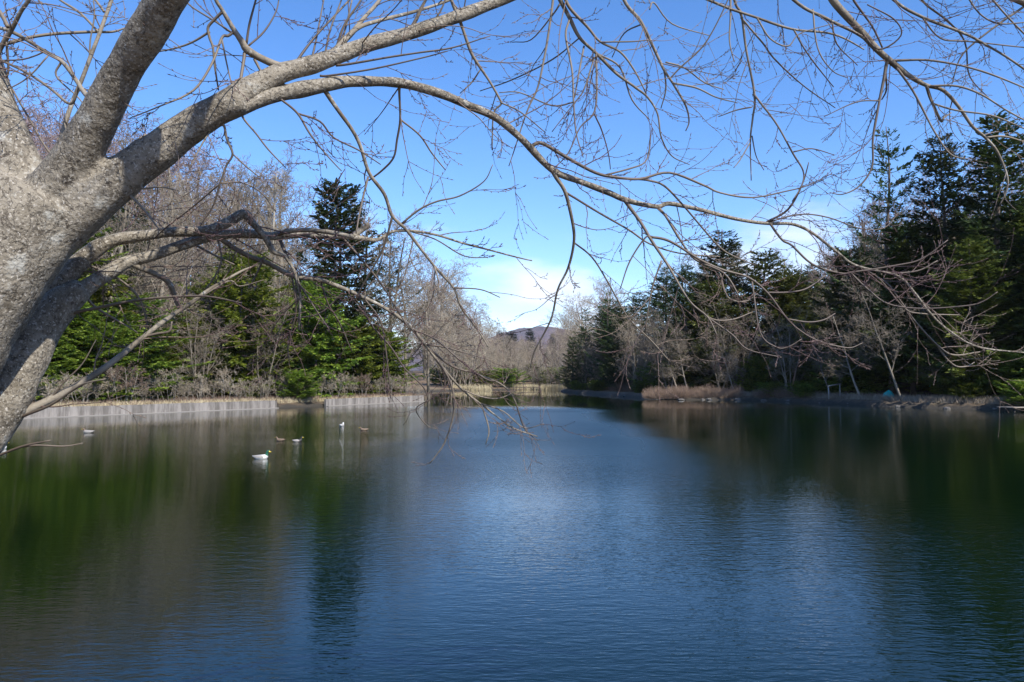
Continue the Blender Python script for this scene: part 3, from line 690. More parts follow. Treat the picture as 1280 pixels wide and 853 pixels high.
# ------------------------------------------------------------------ stones of the right shore
def rock_mesh(seed):
    rr = random.Random(seed); import bmesh
    bm = bmesh.new(); bmesh.ops.create_icosphere(bm, subdivisions=3, radius=0.5)
    for v in bm.verts:
        n_ = mnoise.fractal(v.co*1.6 + Vector((seed*3.1, 0, 0)), 1.0, 2.0, 4); v.co *= 1 + 0.32*n_; v.co.z *= 0.6
    me = bpy.data.meshes.new('stone'); bm.to_mesh(me); bm.free(); me.materials.append(M_STONE); return me
rocks = [rock_mesh(i) for i in range(3)]; first_rock = None
for i in range(34):
    j = rng.choice([15, 16, 17, 18, 19, 20, 21, 22, 22]); t = rng.random(); p = LAKE[j]*(1-t) + LAKE[j+1]*t
    o = link('shore_stone', rocks[i % 3]); o.location = (p[0]+rng.uniform(-.2, .4), p[1]+rng.uniform(-.3, .4), 0.03); s = rng.uniform(0.3, 0.8); o.scale = (s, s, s); o.rotation_euler.z = rng.uniform(0, 6)
    tag(o, 'rough grey stone half in the water along the right shore', 'stone', 'stones along the right shore')
x, y = at(851, 94.3); o = link('shore_stone', rocks[1].copy()); o.location = (x, y, 0.08); o.scale = (0.8, 0.6, 0.45); tag(o, 'larger grey stone at the foot of the brown hedge', 'stone')

# ------------------------------------------------------------------ small built things
x, y = at(1272, 62.2)
o = thing('landing_stage', 'pale plank landing lying at the waterline by the right edge', 'landing stage', (x+1.0, y+0.3, 0), R(8))
m = MB()
for k in range(6): m.box((0, -0.75+0.3*k, 0.32), (4.2, 0.28, 0.06))
m.build('decking', M_WOOD, o, False)
for sx in (-1.8, 1.8):
    for sy in (-0.6, 0.6):
        m = MB(); m.tube([(sx, sy, -0.8), (sx, sy, 0.285)], 0.08, 8); m.build('pile', M_DARKWOOD, o)
x, y = at(1035, 83.5)
o = thing('handrail', 'pale wooden handrail standing alone on the right bank', 'handrail', (x, y, hz(x, y)), R(20))
m = MB(); m.tube([(0,0,-.3), (0,0,1.25)], 0.055, 8); m.build('post', M_PALEPAINT, o)
m = MB(); m.tube([(1.75,0.3,-.3), (1.75,0.3,1.45)], 0.05, 8); m.build('post', M_PALEPAINT, o)
m = MB(); m.tube([(-.1,-.02,1.27), (1.9,0.33,1.5)], 0.055, 8); m.build('rail', M_PALEPAINT, o)
# shed with turquoise windows, and a turquoise sheet, seen through the trunks
x, y = at(1154, 84)
o = thing('shed', 'dark wooden shed with small turquoise windows behind the right bank trees', 'shed', (x, y, hz(x, y)), R(6))
m = MB(); m.box((0, 1.5, 1.0), (3.4, 2.6, 2.6)); m.build('wall', M_DARKWOOD, o, False)
m = MB(); m.add([(-2,-.1,2.25),(2,-.1,2.25),(2,3.1,2.25),(-2,3.1,2.25),(-2,1.5,3.1),(2,1.5,3.1)], [(0,3,4),(1,5,2)], [(0,1,5,4),(3,4,5,2),(0,3,2,1)]); m.build('roof', M_DARKWOOD, o, False)
for (wx, wz, ww, wh) in ((-0.55, 1.45, 0.5, 0.8), (0.75, 1.55, 0.34, 0.34), (0.75, 1.05, 0.34, 0.4)):
    m = MB(); m.box((wx, 0.17, wz), (ww, 0.06, wh)); m.build('window', M_TEAL, o, False)
x, y = at(1110, 80)
sh = MB(); nu, nv = 14, 8; vv = []
for a in range(nv+1):
    for b in range(nu):
        th = b/nu*6.283; ph = a/nv*1.57; r_ = 0.5*math.cos(ph)*(1+0.16*math.sin(5*th)*(1-a/nv)+0.07*math.sin(11*th+a)); vv.append((r_*math.cos(th)*1.1, r_*math.sin(th), 0.75*math.sin(ph)**0.9*(1+0.15*math.cos(th-1))))
q = [(a*nu+b, a*nu+(b+1) % nu, (a+1)*nu+(b+1) % nu, (a+1)*nu+b) for a in range(nv) for b in range(nu)]
sh.add(vv, None, q); o = sh.build('tarpaulin', M_TEAL); o.location = (x, y, hz(x, y)+0.0); tag(o, 'bright turquoise tarpaulin over a heap behind the right bank trunks', 'tarpaulin')
# far hut and footbridge
x, y = at(634, 194)
o = thing('hut', 'tiny hut with a dark roof and white wall on the far shore', 'hut', (x, y, hz(x, y)), 0)
m = MB(); m.box((0, 1, 1.0), (2.6, 2, 2.2)); m.build('wall', M_PALEPAINT, o, False)
m = MB(); m.add([(-3,-.4,2.0),(3,-.4,2.0),(3,2.6,2.0),(-3,2.6,2.0),(-3,1.1,2.9),(3,1.1,2.9)], [(0,3,4),(1,5,2)], [(0,1,5,4),(3,4,5,2),(0,3,2,1)]); m.build('roof', M_DARKWOOD, o, False)
x, y = at(660, 186.5)
o = thing('footbridge', 'dark wooden footbridge low over the water at the far shore', 'footbridge', (x, y, 0), R(4))
m = MB(); m.box((0, 0, 0.62), (7.5, 1.6, 0.16)); m.build('deck', M_DARKWOOD, o, False)
for sx in (-3.4, -1.15, 1.15, 3.4):
    m = MB(); m.tube([(sx, -0.7, -0.8), (sx, -0.7, 1.55)], 0.08, 6); m.build('post', M_DARKWOOD, o)
m = MB(); m.tube([(-3.6, -0.7, 1.5), (3.6, -0.7, 1.5)], 0.06, 6); m.build('rail', M_DARKWOOD, o)

# ------------------------------------------------------------------ ducks
def mat_feather(name, c, v=0.15): return mat_plain(name, c, 0.7, v, 25)
MF = {'white': mat_feather('white_feathers', (0.56, 0.55, 0.51), 0.08), 'green': mat_feather('green_head', (0.01, 0.10, 0.055)), 'brown': mat_feather('brown_feathers', (0.16, 0.11, 0.07), 0.4),
      'dark': mat_feather('dark_feathers', (0.03, 0.027, 0.025)), 'grey': mat_feather('grey_feathers', (0.25, 0.23, 0.205)), 'bill': mat_feather('yellow_bill', (0.65, 0.48, 0.05)), 'eye': mat_plain('eye', (0.01, 0.01, 0.01), 0.2, 0, 1)}
def duck(px, py, d, rz, body, breast, head, label, s=1.0, neck=1.0):
    """rings swept tail to bill: x forward, each ring (x, z, half width, half height, tilt)"""
    X = at(px, d); root_mats = [MF[body], MF[breast], MF[head], MF['bill']]
    rings = [(-.30,.135,.012,.008,0,0),(-.27,.125,.045,.018,0,0),(-.21,.10,.085,.05,0,0),(-.12,.075,.115,.085,0,0),(0,.065,.128,.105,0,0),(.10,.075,.115,.105,10,1),(.165,.10,.088,.095,30,1),(.195,.15,.058,.062,60,1),
             (.198,.20*neck,.042,.044,85,2),(.205,.24*neck,.040,.042,80,2),(.222,.275*neck,.046,.046,50,2),(.250,.288*neck,.047,.047,10,2),(.275,.282*neck,.040,.038,-15,2),(.292,.272*neck,.026,.022,-15,3),(.318,.266*neck,.024,.012,-10,3),(.348,.262*neck,.020,.006,-5,3),(.356,.261*neck,.006,.003,-5,3)]
    m = MB(); k = 12; V = []
    for (x, z, wx, hz_, tl, _) in rings:
        for j in range(k):
            th = j/k*6.283; ly, lz = wx*math.cos(th), hz_*math.sin(th); ct, st = math.cos(R(tl)), math.sin(R(tl)); V.append((x - lz*st, ly, z + lz*ct))
    base = 0
    m.add(V)
    for i in range(len(rings)-1):
        qf = [(i*k+j, (i+1)*k+j, (i+1)*k+(j+1) % k, i*k+(j+1) % k) for j in range(k)]
        m.f4.append(np.array(qf, np.int32)); m.m4.append(np.full(k, rings[i+1][5], np.int32))
    m.f3.append(np.array([(0, j, (j+1) % k) for j in range(1, k-1)] + [((len(rings)-1)*k, (len(rings)-1)*k+(j+1) % k, (len(rings)-1)*k+j) for j in range(1, k-1)], np.int32)); m.m3.append(np.zeros(2*(k-2), np.int32))
    o = m.build('duck', root_mats); o.location = (X[0], X[1], -0.025*s); o.rotation_euler.z = rz; o.scale = (s*.85, s*.85, s*.85)
    for sy in (-1, 1):
        e = MB(); e.tube([(.262, sy*.036, .295*neck), (.262, sy*.046, .297*neck)], .008, 6); e.build('eye', MF['eye'], o)
        wv = []; w_ = MB()      # folded wing along the flank
        for i, (x, z, t_) in enumerate([(.09,.10,.055),(.0,.115,.075),(-.10,.12,.065),(-.19,.125,.04),(-.27,.135,.012)]):
            yy = (.113,.128,.117,.088,.045)[i]; wv += [(x, sy*(yy+.006), z-t_*.75), (x, sy*(yy*.93+.012), z+.01), (x, sy*yy*.62, z+t_*.65)]
        w_.add(wv, None, [(3*i+a, 3*i+a+1, 3*i+a+4, 3*i+a+3) for i in range(4) for a in range(2)]); w_.build('wing', MF['grey'] if body in ('white', 'grey') else MF[body], o)
    return tag(o, label, 'duck')
def wd(py): return CAMZ*F/(py-HOR)
duck(328, 573, wd(573), R(8), 'white', 'white', 'green', 'white bodied drake with a green head swimming rightwards on open water', 1.05)
duck(352, 551, wd(551), R(170), 'brown', 'brown', 'brown', 'small brown duck just beyond the green headed drake', 0.85, 0.8)
duck(373, 552, wd(552), R(20), 'grey', 'dark', 'dark', 'dark headed duck with grey flanks beyond the green headed drake', 0.85, 0.95)
duck(428, 533, wd(533), R(80), 'white', 'white', 'white', 'round white duck seen from behind near the short retaining wall', 1.05, 0.75)
duck(456, 538, wd(538), R(185), 'brown', 'brown', 'brown', 'brown duck sitting low on the water right of the round white duck', 0.9, 0.75)
duck(113, 541, wd(541), R(186), 'grey', 'grey', 'brown', 'pale grey duck with its head low under the long retaining wall', 1.1, 0.8)
duck(4, 561, wd(561), R(60), 'white', 'white', 'dark', 'white duck cut by the left edge behind the cherry sprout', 1.0)

# ------------------------------------------------------------------ the cherry tree
cherry = thing('cherry_tree', 'big bare cherry tree leaning over the lake with a mottled grey trunk', 'cherry tree', tuple(P(-330, 1180, 2.35)))
CO = np.array(cherry.location)
BR = {}       # name -> smoothed array of x,y,z,r and of px,py,depth
def trace(name, pts, d0, d1, per=6, pw=1.0):
    """px, py, width px along the branch; depth runs from d0 to d1 with the length"""
    p = np.array([q if len(q) == 3 else (q[0], q[1], np.nan) for q in pts], float)
    bad = np.isnan(p[:, 2]); ok = np.where(~bad)[0]; p[:, 2] = np.interp(np.arange(len(p)), ok, p[ok, 2])
    seg = np.concatenate([[0], np.cumsum(np.hypot(np.diff(p[:, 0]), np.diff(p[:, 1])))]); f = seg/seg[-1]
    d = d0 + (d1-d0)*f**pw
    row = np.array([np.concatenate([P(a, b, c) - CO, [wpx/2*c/F, a, b, c]]) for (a, b, wpx), c in zip(p, d)])
    BR[name] = catmull(row, per); return BR[name]
def depth_at(parent, px, py):
    q = BR[parent]; i = np.argmin(np.hypot(q[:, 4]-px, q[:, 5]-py)); return q[i, 6]

# trunk and the five stems it divides into, fused into one skin
trace('trunk', [(-360,1240,250),(-290,960,215),(-215,760,185),(-146,580,160),(-94,465,150),(-43,375,146),(10,292,146),(48,245,128)], 2.35, 3.0, 8)
trace('stemA', [(26,300,76),(64,245,64),(99,190,53),(122,150,48),(147,100,46),(178,50,48),(207,0,48),(260,-90,44),(330,-220,38),(380,-330,28)], 3.02, 2.0, 8, 1.7)
trace('stemB', [(10,315,90),(60,288,78),(97,264,65),(131,238,55),(165,212,50),(200,186,46),(235,160,43),(265,142,39),(302,123,34)], 3.0, 3.05, 8)
trace('stem0', [(20,310,80),(36,262,66),(20,205,60),(-4,145,54),(-28,65,50),(-58,-40,45),(-90,-180,38)], 3.0, 3.3, 8)
trace('stemL', [(-180,700,120),(-110,640,90),(-60,585,74),(-22,538,66),(6,495,60),(28,450,58),(50,412,52),(78,378,42),(105,360,28)], 2.85, 3.35, 8)
tm = MB()
for nme in ('trunk', 'stemA', 'stemB', 'stem0', 'stemL'):
    q = BR[nme]; tm.tube(q[:, :3], q[:, 3], 20)
for pts_ in ([(285,133,34),(302,119,33),(325,104,29),(350,92,25),(400,77,22),(460,56,19)], [(285,138,24),(302,134,20),(335,122,18),(370,113,19),(400,108,18),(435,102,15),(475,102,12)]):
    q = trace('tmp', pts_, 3.05, 3.05 + (0.36 if pts_[0][1] == 133 else 0.33), 8); tm.tube(q[:, :3], q[:, 3], 16)
BR.pop('tmp')
tmp = link('trunk_raw', tm.mesh('trunk_raw', M_TRUNK))
md = tmp.modifiers.new('remesh', 'REMESH'); md.mode = 'VOXEL'; md.voxel_size = 0.009
ms = tmp.modifiers.new('smooth', 'SMOOTH'); ms.factor = 0.5; ms.iterations = 26
dg = bpy.context.evaluated_depsgraph_get(); ev = tmp.evaluated_get(dg); tme = bpy.data.meshes.new_from_object(ev)
bpy.data.objects.remove(tmp)
nv_ = len(tme.vertices); co = np.empty(nv_*3, np.float32); no = np.empty(nv_*3, np.float32)
tme.vertices.foreach_get('co', co); tme.vertices.foreach_get('normal', no); co = co.reshape(-1, 3); no = no.reshape(-1, 3)
for i in range(nv_):
    v = Vector(co[i]); a = mnoise.fractal(v*6.0, 1.0, 2.0, 2)*0.007 + mnoise.fractal(v*45.0, 0.9, 2.0, 2)*0.0008
    co[i] += no[i]*a
tme.vertices.foreach_set('co', co.ravel()); tme.polygons.foreach_set('use_smooth', np.ones(len(tme.polygons), bool)); tme.materials.clear(); tme.materials.append(M_TRUNK); tme.update()
trunk = link('trunk', tme, cherry)

# limbs: name, parent, depth change, points
LIMBS = [
 ('B1','stemB',1.3,[(285,133,34),(302,118,33),(325,104,29),(350,92,25),(400,77,22),(460,56,19),(525,37,17),(575,19,16),(620,3,15),(700,-28,13),(800,-58,12),(900,-72,11),(1000,-66,9),(1080,-80,7),(1200,-120,4)]),
 ('B2','stemB',1.5,[(285,138,24),(302,134,20),(335,122,18),(370,113,19),(400,108,18),(435,102,15),(475,102,12),(512,106,11.5),(550,117,10.5),(587,132,10),(620,147,9.5),(650,172,9),(665,187,9),(692,215,8.5),(725,227,7.5),(762,242,7.3),(782,250,6.5),(820,259,6),(837,255,5.5),(875,262,5),(920,274,4.5),(960,279,4),(990,280,3.8),(1015,291,3.6),(1045,314,3.4),(1070,332,3.2),(1120,345,3),(1142,365,3),(1165,394,2.8),(1185,412,2.5),(1222,434,2.2),(1280,441,1.6)]),
 ('L1','stemL',0.5,[(45,405,34),(62,373,27),(92,335,24),(122,310,20),(147,300,16),(177,296,14),(210,291,13),(255,289,12),(285,277,12),(305,267,11),(315,277,9),(330,295,7.5),(342,315,6.5),(357,322,5),(370,345,4),(375,375,3.3),(374,412,2.5)]),
 ('L2','stemL',0.9,[(78,380,36),(105,362,23),(135,342,18),(160,327,16),(197,317,14),(235,305,13),(272,295,13),(310,292,11),(342,295,10),(375,294,9),(412,295,9),(440,296,7),(470,300,5),(490,290,4),(515,289,3.5),(550,295,3),(582,305,2.6),(620,315,2.2),(665,326,1.5)]),
 ('L3','L2',0.8,[(275,296,9),(283,303,6.5),(310,320,6),(335,330,6),(365,345,6),(400,350,6),(432,362,5.5),(455,372,5),(485,387,4.6),(512,408,4.5),(535,435,4),(555,461,3.4),(578,487,3),(604,507,2.4),(624,523,2),(642,536,1.6),(672,546,1.2)]),
 ('SP','stemL',0.6,[(-30,585,20),(-8,553,14),(5,538,12.5),(20,522,12),(62,500,9.5),(112,472,8.2),(150,445,7.5),(182,420,6.3),(212,397,5.6),(237,380,5),(262,362,4),(300,340,3),(322,331,2)]),
 ('A1','stemA',0.5,[(350,-275,40),(400,-350,30),(450,-460,22),(520,-600,15),(560,-760,9),(620,-900,4)]),
 ('A2','stemA',-0.1,[(345,-260,34),(370,-340,26),(350,-480,18),(380,-640,11),(360,-800,4)]),
 ('O1','stem0',0.4,[(-78,-120,40),(-92,-185,36),(-130,-300,28),(-120,-440,20),(-170,-600,12),(-160,-760,5)]),
 ('O2','stem0',0.1,[(-82,-140,34),(-98,-220,26),(-60,-340,18),(-70,-480,11),(-20,-620,4)]),
 ('R1','B1',0.3,[(1000,-66,9.5),(1025,-30,9),(1042,0,9),(1066,27,8.5),(1093,59,8),(1114,77,7),(1137,95,6),(1158,107,5),(1179,113,4.5),(1197,131,4),(1215,157,3.6),(1232,172,3.4),(1247,190,3),(1259,220,2.6),(1258,238,2),(1250,256,1.4)]),
 ('R8','B1',0.4,[(1000,-66,9),(1110,-52,9),(1230,-14,9),(1285,5,9),(1340,40,8),(1400,110,5)]),
 ('U1','B1',-0.2,[(385,80,13),(367,81,10),(350,82,9.5),(325,72,8.5),(309,62,9),(303,53,8),(292,37,6.5),(277,12,5),(270,0,4.5),(262,-30,3)]),
 ('U2','B1',0.3,[(412,68,10),(422,60,7.5),(440,40,6.5),(455,22,5.5),(475,0,4.5),(492,-30,3)]),
 ('U3','B1',0.5,[(418,64,8),(445,37,6),(475,25,5),(517,15,4.2),(560,1,3.5),(610,-22,2.5)]),
 ('H1','B2',0.5,[(404,106,8),(409,116,6),(425,140,5.4),(440,162,5),(450,182,4.7),(461,215,4.6),(480,242,4.5),(490,270,4.3),(507,287,4),(525,310,3.8),(545,335,3.4),(567,360,3),(577,385,2.6),(597,412,2.1),(610,434,1.4)]),
 ('D3','B1',0.3,[(690,-26,8),(700,0,5.4),(712,22,4.8),(725,47,4.2),(745,67,3.8),(770,92,3.3),(795,110,3),(810,122,2.6),(822,142,2.2),(827,172,2),(840,195,1.6),(862,206,1.1)]),
 ('D4','B1',0.2,[(770,-50,6),(780,0,4.6),(800,27,4.2),(817,60,3.9),(830,87,3.6),(842,105,3.2),(857,132,2.7),(861,152,2.1),(857,164,1.4)]),
 ('D5','B1',0.2,[(905,-72,6),(918,0,3.4),(926,18,3.2),(932,59,3),(943,119,2.8),(941,148,2.4),(938,178,2),(939,226,1.3)]),
 ('V1','stem0',0.2,[(58,232,9),(68,205,7.5),(82,155,6.2),(92,125,5.6),(105,92,5.2),(117,60,5),(130,25,5),(139,0,4.6),(152,-45,3.5)]),
 ('V2','stemA',0.3,[(125,132,9),(107,117,6),(95,100,5.4),(77,77,5),(50,60,4.5),(15,40,4.8),(-5,33,4.5),(-40,20,4)]),
 ('V3','stem0',-0.2,[(-40,30,12),(-10,72,8),(2,58,6),(15,37,5.4),(27,15,5),(37,0,4.6),(52,-30,3.5)]),
 ('R2','B1',0.2,[(930,-72,6),(992,0,4),(1034,24,3.8),(1075,45,3.4),(1100,66,2.6)]),
 ('R3','B1',0.3,[(830,-62,6),(868,-12,4),(900,6,3.4),(945,22,3.2),(992,37,3),(1042,43,2.4),(1080,62,1.6)]),
 ('R4','R8',0.2,[(1060,-60,6),(1117,0,3.8),(1152,21,3.5),(1197,39,3.2),(1227,53,2.9),(1280,86,2.4),(1320,120,1.5)]),
]
SUBS = [ # parent limb, points
 ('B2',[(664,183,5),(677,179,4.6),(705,195,4.2),(745,216,3.8),(770,222,3.6),(800,224,3.2),(837,216,3),(880,232,2.6),(900,241,2.4),(940,247,2.1),(980,240,1.8),(1010,232,1.5),(1040,217,1)]),
 ('B2',[(795,224,2.8),(812,226,2.6),(830,232,2.5),(850,252,2.4),(875,282,2.2),(900,310,2),(920,322,1.7),(945,332,1.2)]),
 ('B2',[(757,219,2.6),(787,211,2.2),(805,204,2),(811,190,1.7),(813,170,1.2)]),
 ('B2',[(690,212,7),(695,222,5.4),(707,242,4.8),(716,280,4.2),(717,305,3.7),(710,335,3.3),(697,362,2.9),(690,395,2.6),(680,417,2.4),(668,440,2),(663,460,1.3)]),
 ('B2',[(706,240,3),(740,261,2.6),(785,287,2.4),(812,305,2.2),(850,317,1.8),(900,321,1.2)]),
 ('B2',[(717,303,2.2),(740,322,2.1),(760,353,2),(785,397,1.8),(815,427,1.6),(838,453,1.1)]),
 ('B2',[(779,248,5.4),(800,277,4.2),(815,302,3.8),(835,332,3.3),(852,362,2.9),(866,381,2.5),(885,397,2),(897,421,1.3)]),
 ('B2',[(812,296,3.4),(837,302,3.2),(875,325,3),(905,338,2.8),(935,347,2.6),(960,367,2.5),(985,400,2.4),(1005,417,2.1),(1025,427,1.9),(1060,435,1.6),(1078,429,1.1)]),
 ('B2',[(958,366,2.4),(990,365,2.2),(1010,360,2),(1033,344,1.3)]),
 ('B2',[(984,399,2.3),(1010,403,2.2),(1030,400,2),(1044,392,1.3)]),
 ('B2',[(866,381,2),(890,399,2.2),(915,400,2),(941,390,1.3)]),
 ('B2',[(886,398,2),(915,418,2),(935,437,1.9),(977,447,1.2)]),
 ('B2',[(900,342,2),(910,372,2),(932,377,1.9),(947,367,1.2)]),
 ('B2',[(940,352,2),(950,415,1.8),(970,434,1.8),(985,434,1.7),(1002,424,1.2)]),
 ('B2',[(814,300,2.2),(807,297,2),(787,327,2),(775,362,1.3)]),
 ('B2',[(827,326,2.4),(815,362,2.1),(806,416,1.4)]),
 ('B2',[(823,260,4),(832,270,3.4),(850,300,3),(870,325,2.6),(905,342,2.2),(925,372,1.6)]),
 ('B2',[(962,279,3),(978,300,2.8),(990,307,2.8),(1015,330,2.7),(1050,342,2.6),(1070,340,2.4),(1120,332,2.3),(1152,324,2),(1185,300,1.2)]),
 ('B2',[(1110,343,2.4),(1147,339,2.2),(1172,326,1.3)]),
 ('B2',[(1068,332,3),(1105,352,2.7),(1122,372,2.6),(1142,400,2.4),(1172,432,2.2),(1192,444,2.1),(1225,440,1.2)]),
 ('B2',[(1170,430,2),(1182,447,2),(1195,458,2),(1210,458,1.8),(1218,453,1.1)]),
 ('B2',[(1062,340,2.4),(1085,362,2.1),(1110,380,2),(1152,386,1.9),(1210,382,1.8),(1230,376,1.6),(1247,365,1.1)]),
 ('B2',[(1078,336,2.2),(1100,350,2),(1130,385,1.9),(1150,392,1.8),(1200,394,1.2)]),
 ('B2',[(958,278,3),(985,262,2.6),(1003,230,2),(1011,203,1.2)]),
 ('B2',[(960,278,2),(1000,268,1.8),(1035,272,1.7),(1075,286,1.6),(1105,285,1.5),(1123,266,1.1)]),
 ('H1',[(502,280,3),(525,262,2.6),(547,252,2.4),(575,245,2),(605,227,1.6),(616,206,1.1)]),
 ('H1',[(460,222,3),(450,265,2.6),(445,292,2)]),
 ('H1',[(490,272,3),(485,292,2.8),(477,315,2.5),(462,342,2.2),(440,382,1.6)]),
 ('H1',[(543,333,2.4),(548,352,2),(548,374,1.4)]),
 ('H1',[(567,360,2),(600,362,1.7),(625,372,1.2)]),
 ('B2',[(499,104,5),(499,118,3.4),(500,150,3.2),(496,175,3),(492,197,2.8),(478,213,2.6),(461,226,2)]),
 ('B2',[(501,150,2.4),(525,170,2.1),(540,192,1.9),(557,213,1.3)]),
 ('B2',[(345,120,5),(353,126,3.3),(372,142,3),(387,167,2.6),(405,190,2.1),(427,214,1.3)]),
 ('B2',[(372,142,2.6),(400,152,2.4),(417,172,2.2),(447,187,2),(476,206,1.2)]),
 ('B2',[(300,137,4),(306,150,3),(320,167,2.6),(335,187,2.4),(358,211,1.4)]),
 ('B1',[(562,-5,4),(570,15,4.4),(577,32,4.3),(587,62,4),(595,77,3.6),(612,102,3),(625,125,2.6),(626,131,2.4),(617,143,2.2),(615,188,1.3)]),
 ('B1',[(625,128,2),(650,140,1.8),(682,166,1.1)]),
 ('B1',[(600,88,2),(588,105,1.8),(575,117,1.2)]),
 ('B1',[(405,76,3),(412,40,2.4),(425,5,2),(432,-15,1.6)]), ('B1',[(388,82,3),(395,50,2.4),(405,-2,1.8)]), ('B1',[(367,82,3.4),(395,45,2.8),(437,0,2.2),(450,-15,1.8)]),
 ('B1',[(420,82,3.5),(437,80,3),(485,72,2.6),(525,66,2.4),(565,60,2),(613,45,1.1)]), ('B1',[(400,95,3),(412,95,2.6),(470,86,2.2),(530,72,1.8),(560,64,1.1)]),
 ('B1',[(512,38,5),(520,25,4.5),(527,10,4),(537,-8,3)]), ('B1',[(540,30,3),(552,12,2.4),(560,-10,1.8)]),
 ('U1',[(306,66,5),(305,75,4),(300,104,4)]), ('U1',[(318,74,4),(325,88,3),(332,97,2.6)]),
 ('U1',[(279,14,4.6),(268,25,4.2),(260,35,4),(262,48,3.6),(266,60,3.2),(268,82,2.8),(273,113,2)]),
 ('U1',[(292,40,4),(285,45,3.6),(277,48,3.4),(265,80,3.2),(242,113,2.8),(200,133,2),(162,148,1.2)]),
 ('U1',[(262,40,3.4),(240,53,2.8),(220,60,2.4),(196,65,1.8)]), ('U1',[(277,48,2.6),(283,78,2.2),(290,108,1.8)]), ('U1',[(308,55,3.4),(312,30,3),(320,0,2.6),(325,-20,2)]),
 ('U1',[(310,58,2.6),(330,40,2.4),(345,15,2),(350,-10,1.6)]), ('U1',[(300,48,2.4),(270,28,2.2),(237,7,2),(225,-10,1.8)]),
 ('U2',[(420,62,4),(430,32,3.2),(450,2,2.4),(456,-15,2)]), ('U2',[(424,58,3),(432,35,2.5),(440,0,2)]),
 ('stemB',[(278,155,4),(281,160,3),(284,175,3),(291,193,3),(283,208,2.6),(275,230,2.6),(266,258,2),(250,283,1.4)]),
 ('stemB',[(155,240,6),(165,247,4),(180,262,3),(200,288,1.8)]), ('stemB',[(277,228,2.4),(240,260,2.2),(210,283,2),(192,299,1.4)]), ('stemB',[(176,232,3),(180,236,2.4),(200,234,2),(225,239,1.2)]),
 ('stemB',[(290,192,2),(310,210,1.8),(325,222,1.2)]), ('stemB',[(276,230,2),(300,228,1.8),(325,240,1.6),(345,265,1.1)]), ('stemB',[(262,165,2.4),(250,185,2),(236,212,1.4)]), ('stemB',[(150,195,3),(165,180,2.6),(183,168,1.4)]),
 ('D3',[(691,-20,4),(691,0,3.2),(687,32,3),(680,75,2.8),(672,110,2.5),(660,137,2.2),(647,175,1.8),(636,208,1.2)]),
 ('D3',[(703,-10,4.4),(712,10,4),(735,35,3.4),(750,52,3),(775,65,2.6),(792,87,2.2),(808,118,1.5)]),
 ('D3',[(712,24,3),(707,45,2.7),(715,87,2.5),(717,125,2.3),(720,165,1.8),(729,197,1.2)]), ('D3',[(730,58,2.6),(724,90,2.3),(718,122,2)]),
 ('D3',[(745,68,2.8),(746,100,2.5),(743,140,2.3),(725,160,2),(710,192,1.7),(692,211,1.2)]), ('D3',[(743,143,2),(752,162,1.8),(760,190,1.5),(763,212,1.1)]), ('D3',[(743,72,2.2),(730,112,2),(717,130,1.6),(690,165,1.2)]),
 ('D3',[(748,68,2.4),(775,85,2.2),(790,125,1.8),(812,150,1.2)]), ('D3',[(725,47,2),(690,75,2),(640,100,1.8),(600,114,1.2)]), ('D3',[(700,5,2.4),(690,20,2),(664,50,1.6),(640,53,1.1)]),
 ('D3',[(717,128,2),(690,132,1.8),(650,116,1.6),(624,116,1.2)]), ('D3',[(750,53,2),(790,52,1.7),(810,50,1.1)]),
 ('D4',[(840,104,2.6),(870,110,2.2),(895,122,1.8),(922,129,1.1)]), ('D4',[(830,86,2.4),(832,112,2),(826,136,1.2)]), ('D4',[(838,98,2.2),(850,85,2.1),(875,62,2),(892,37,1.8),(910,0,1.6),(915,-20,1.4)]),
 ('D4',[(832,78,2.2),(855,85,1.9),(880,103,1.6),(905,112,1.1)]), ('D4',[(803,30,2),(780,42,1.8),(765,72,1.2)]), ('D4',[(812,12,2),(818,4,2),(840,30,1.6),(888,45,1.1)]),
 ('D5',[(943,119,2.6),(968,151,2.4),(992,193,2.2),(1004,214,2),(1002,232,1.7),(990,252,1.3)]), ('D5',[(926,22,2.6),(953,53,2.3),(968,74,2.1),(1004,107,1.7),(1044,135,1.1)]),
 ('D5',[(938,178,1.8),(925,200,1.6),(917,210,1.1)]), ('D5',[(940,170,1.8),(945,195,1.5),(955,213,1.1)]), ('D5',[(992,190,1.8),(1015,186,1.5),(1043,194,1)]), ('D5',[(940,134,1.8),(920,138,1.6),(898,146,1.1)]),
 ('D5',[(913,-20,3),(913,20,2.4),(912,52,1.8),(918,78,1.1)]),
 ('R1',[(1158,107,4.6),(1164,125,4.2),(1176,151,3.6),(1180,147,2.4),(1189,141,1.4)]), ('R1',[(1232,172,2.6),(1256,171,2.3),(1285,179,1.6)]),
 ('R1',[(1110,74,5),(1108,83,4.2),(1105,101,3.6),(1099,128,3.1),(1091,172,2.7),(1090,208,2.4),(1075,232,2),(1054,243,1.7),(1037,241,1.1)]),
 ('R1',[(1117,80,3.4),(1132,100,2.9),(1146,122,2.6),(1167,163,2.3),(1188,193,2),(1209,199,1.2)]), ('R1',[(1114,77,3.2),(1126,76,2.9),(1167,76,2.6),(1227,89,2.3),(1285,112,1.8)]),
 ('R1',[(1160,108,3),(1197,108,2.6),(1227,119,2.3),(1256,137,2),(1285,153,1.6)]), ('R1',[(1167,130,2.4),(1195,138,2.2),(1241,145,2),(1285,163,1.6)]), ('R1',[(1066,-8,3),(1068,2,2.8),(1090,33,2.4),(1103,60,2)]),
 ('R1',[(1107,90,2.6),(1108,112,2.2),(1102,125,1.4)]), ('R1',[(1100,126,1.8),(1070,128,1.6),(1030,146,1)]), ('R1',[(1074,36,2),(1098,62,2),(1126,45,1.8),(1117,24,1.8),(1084,6,1.6)]),
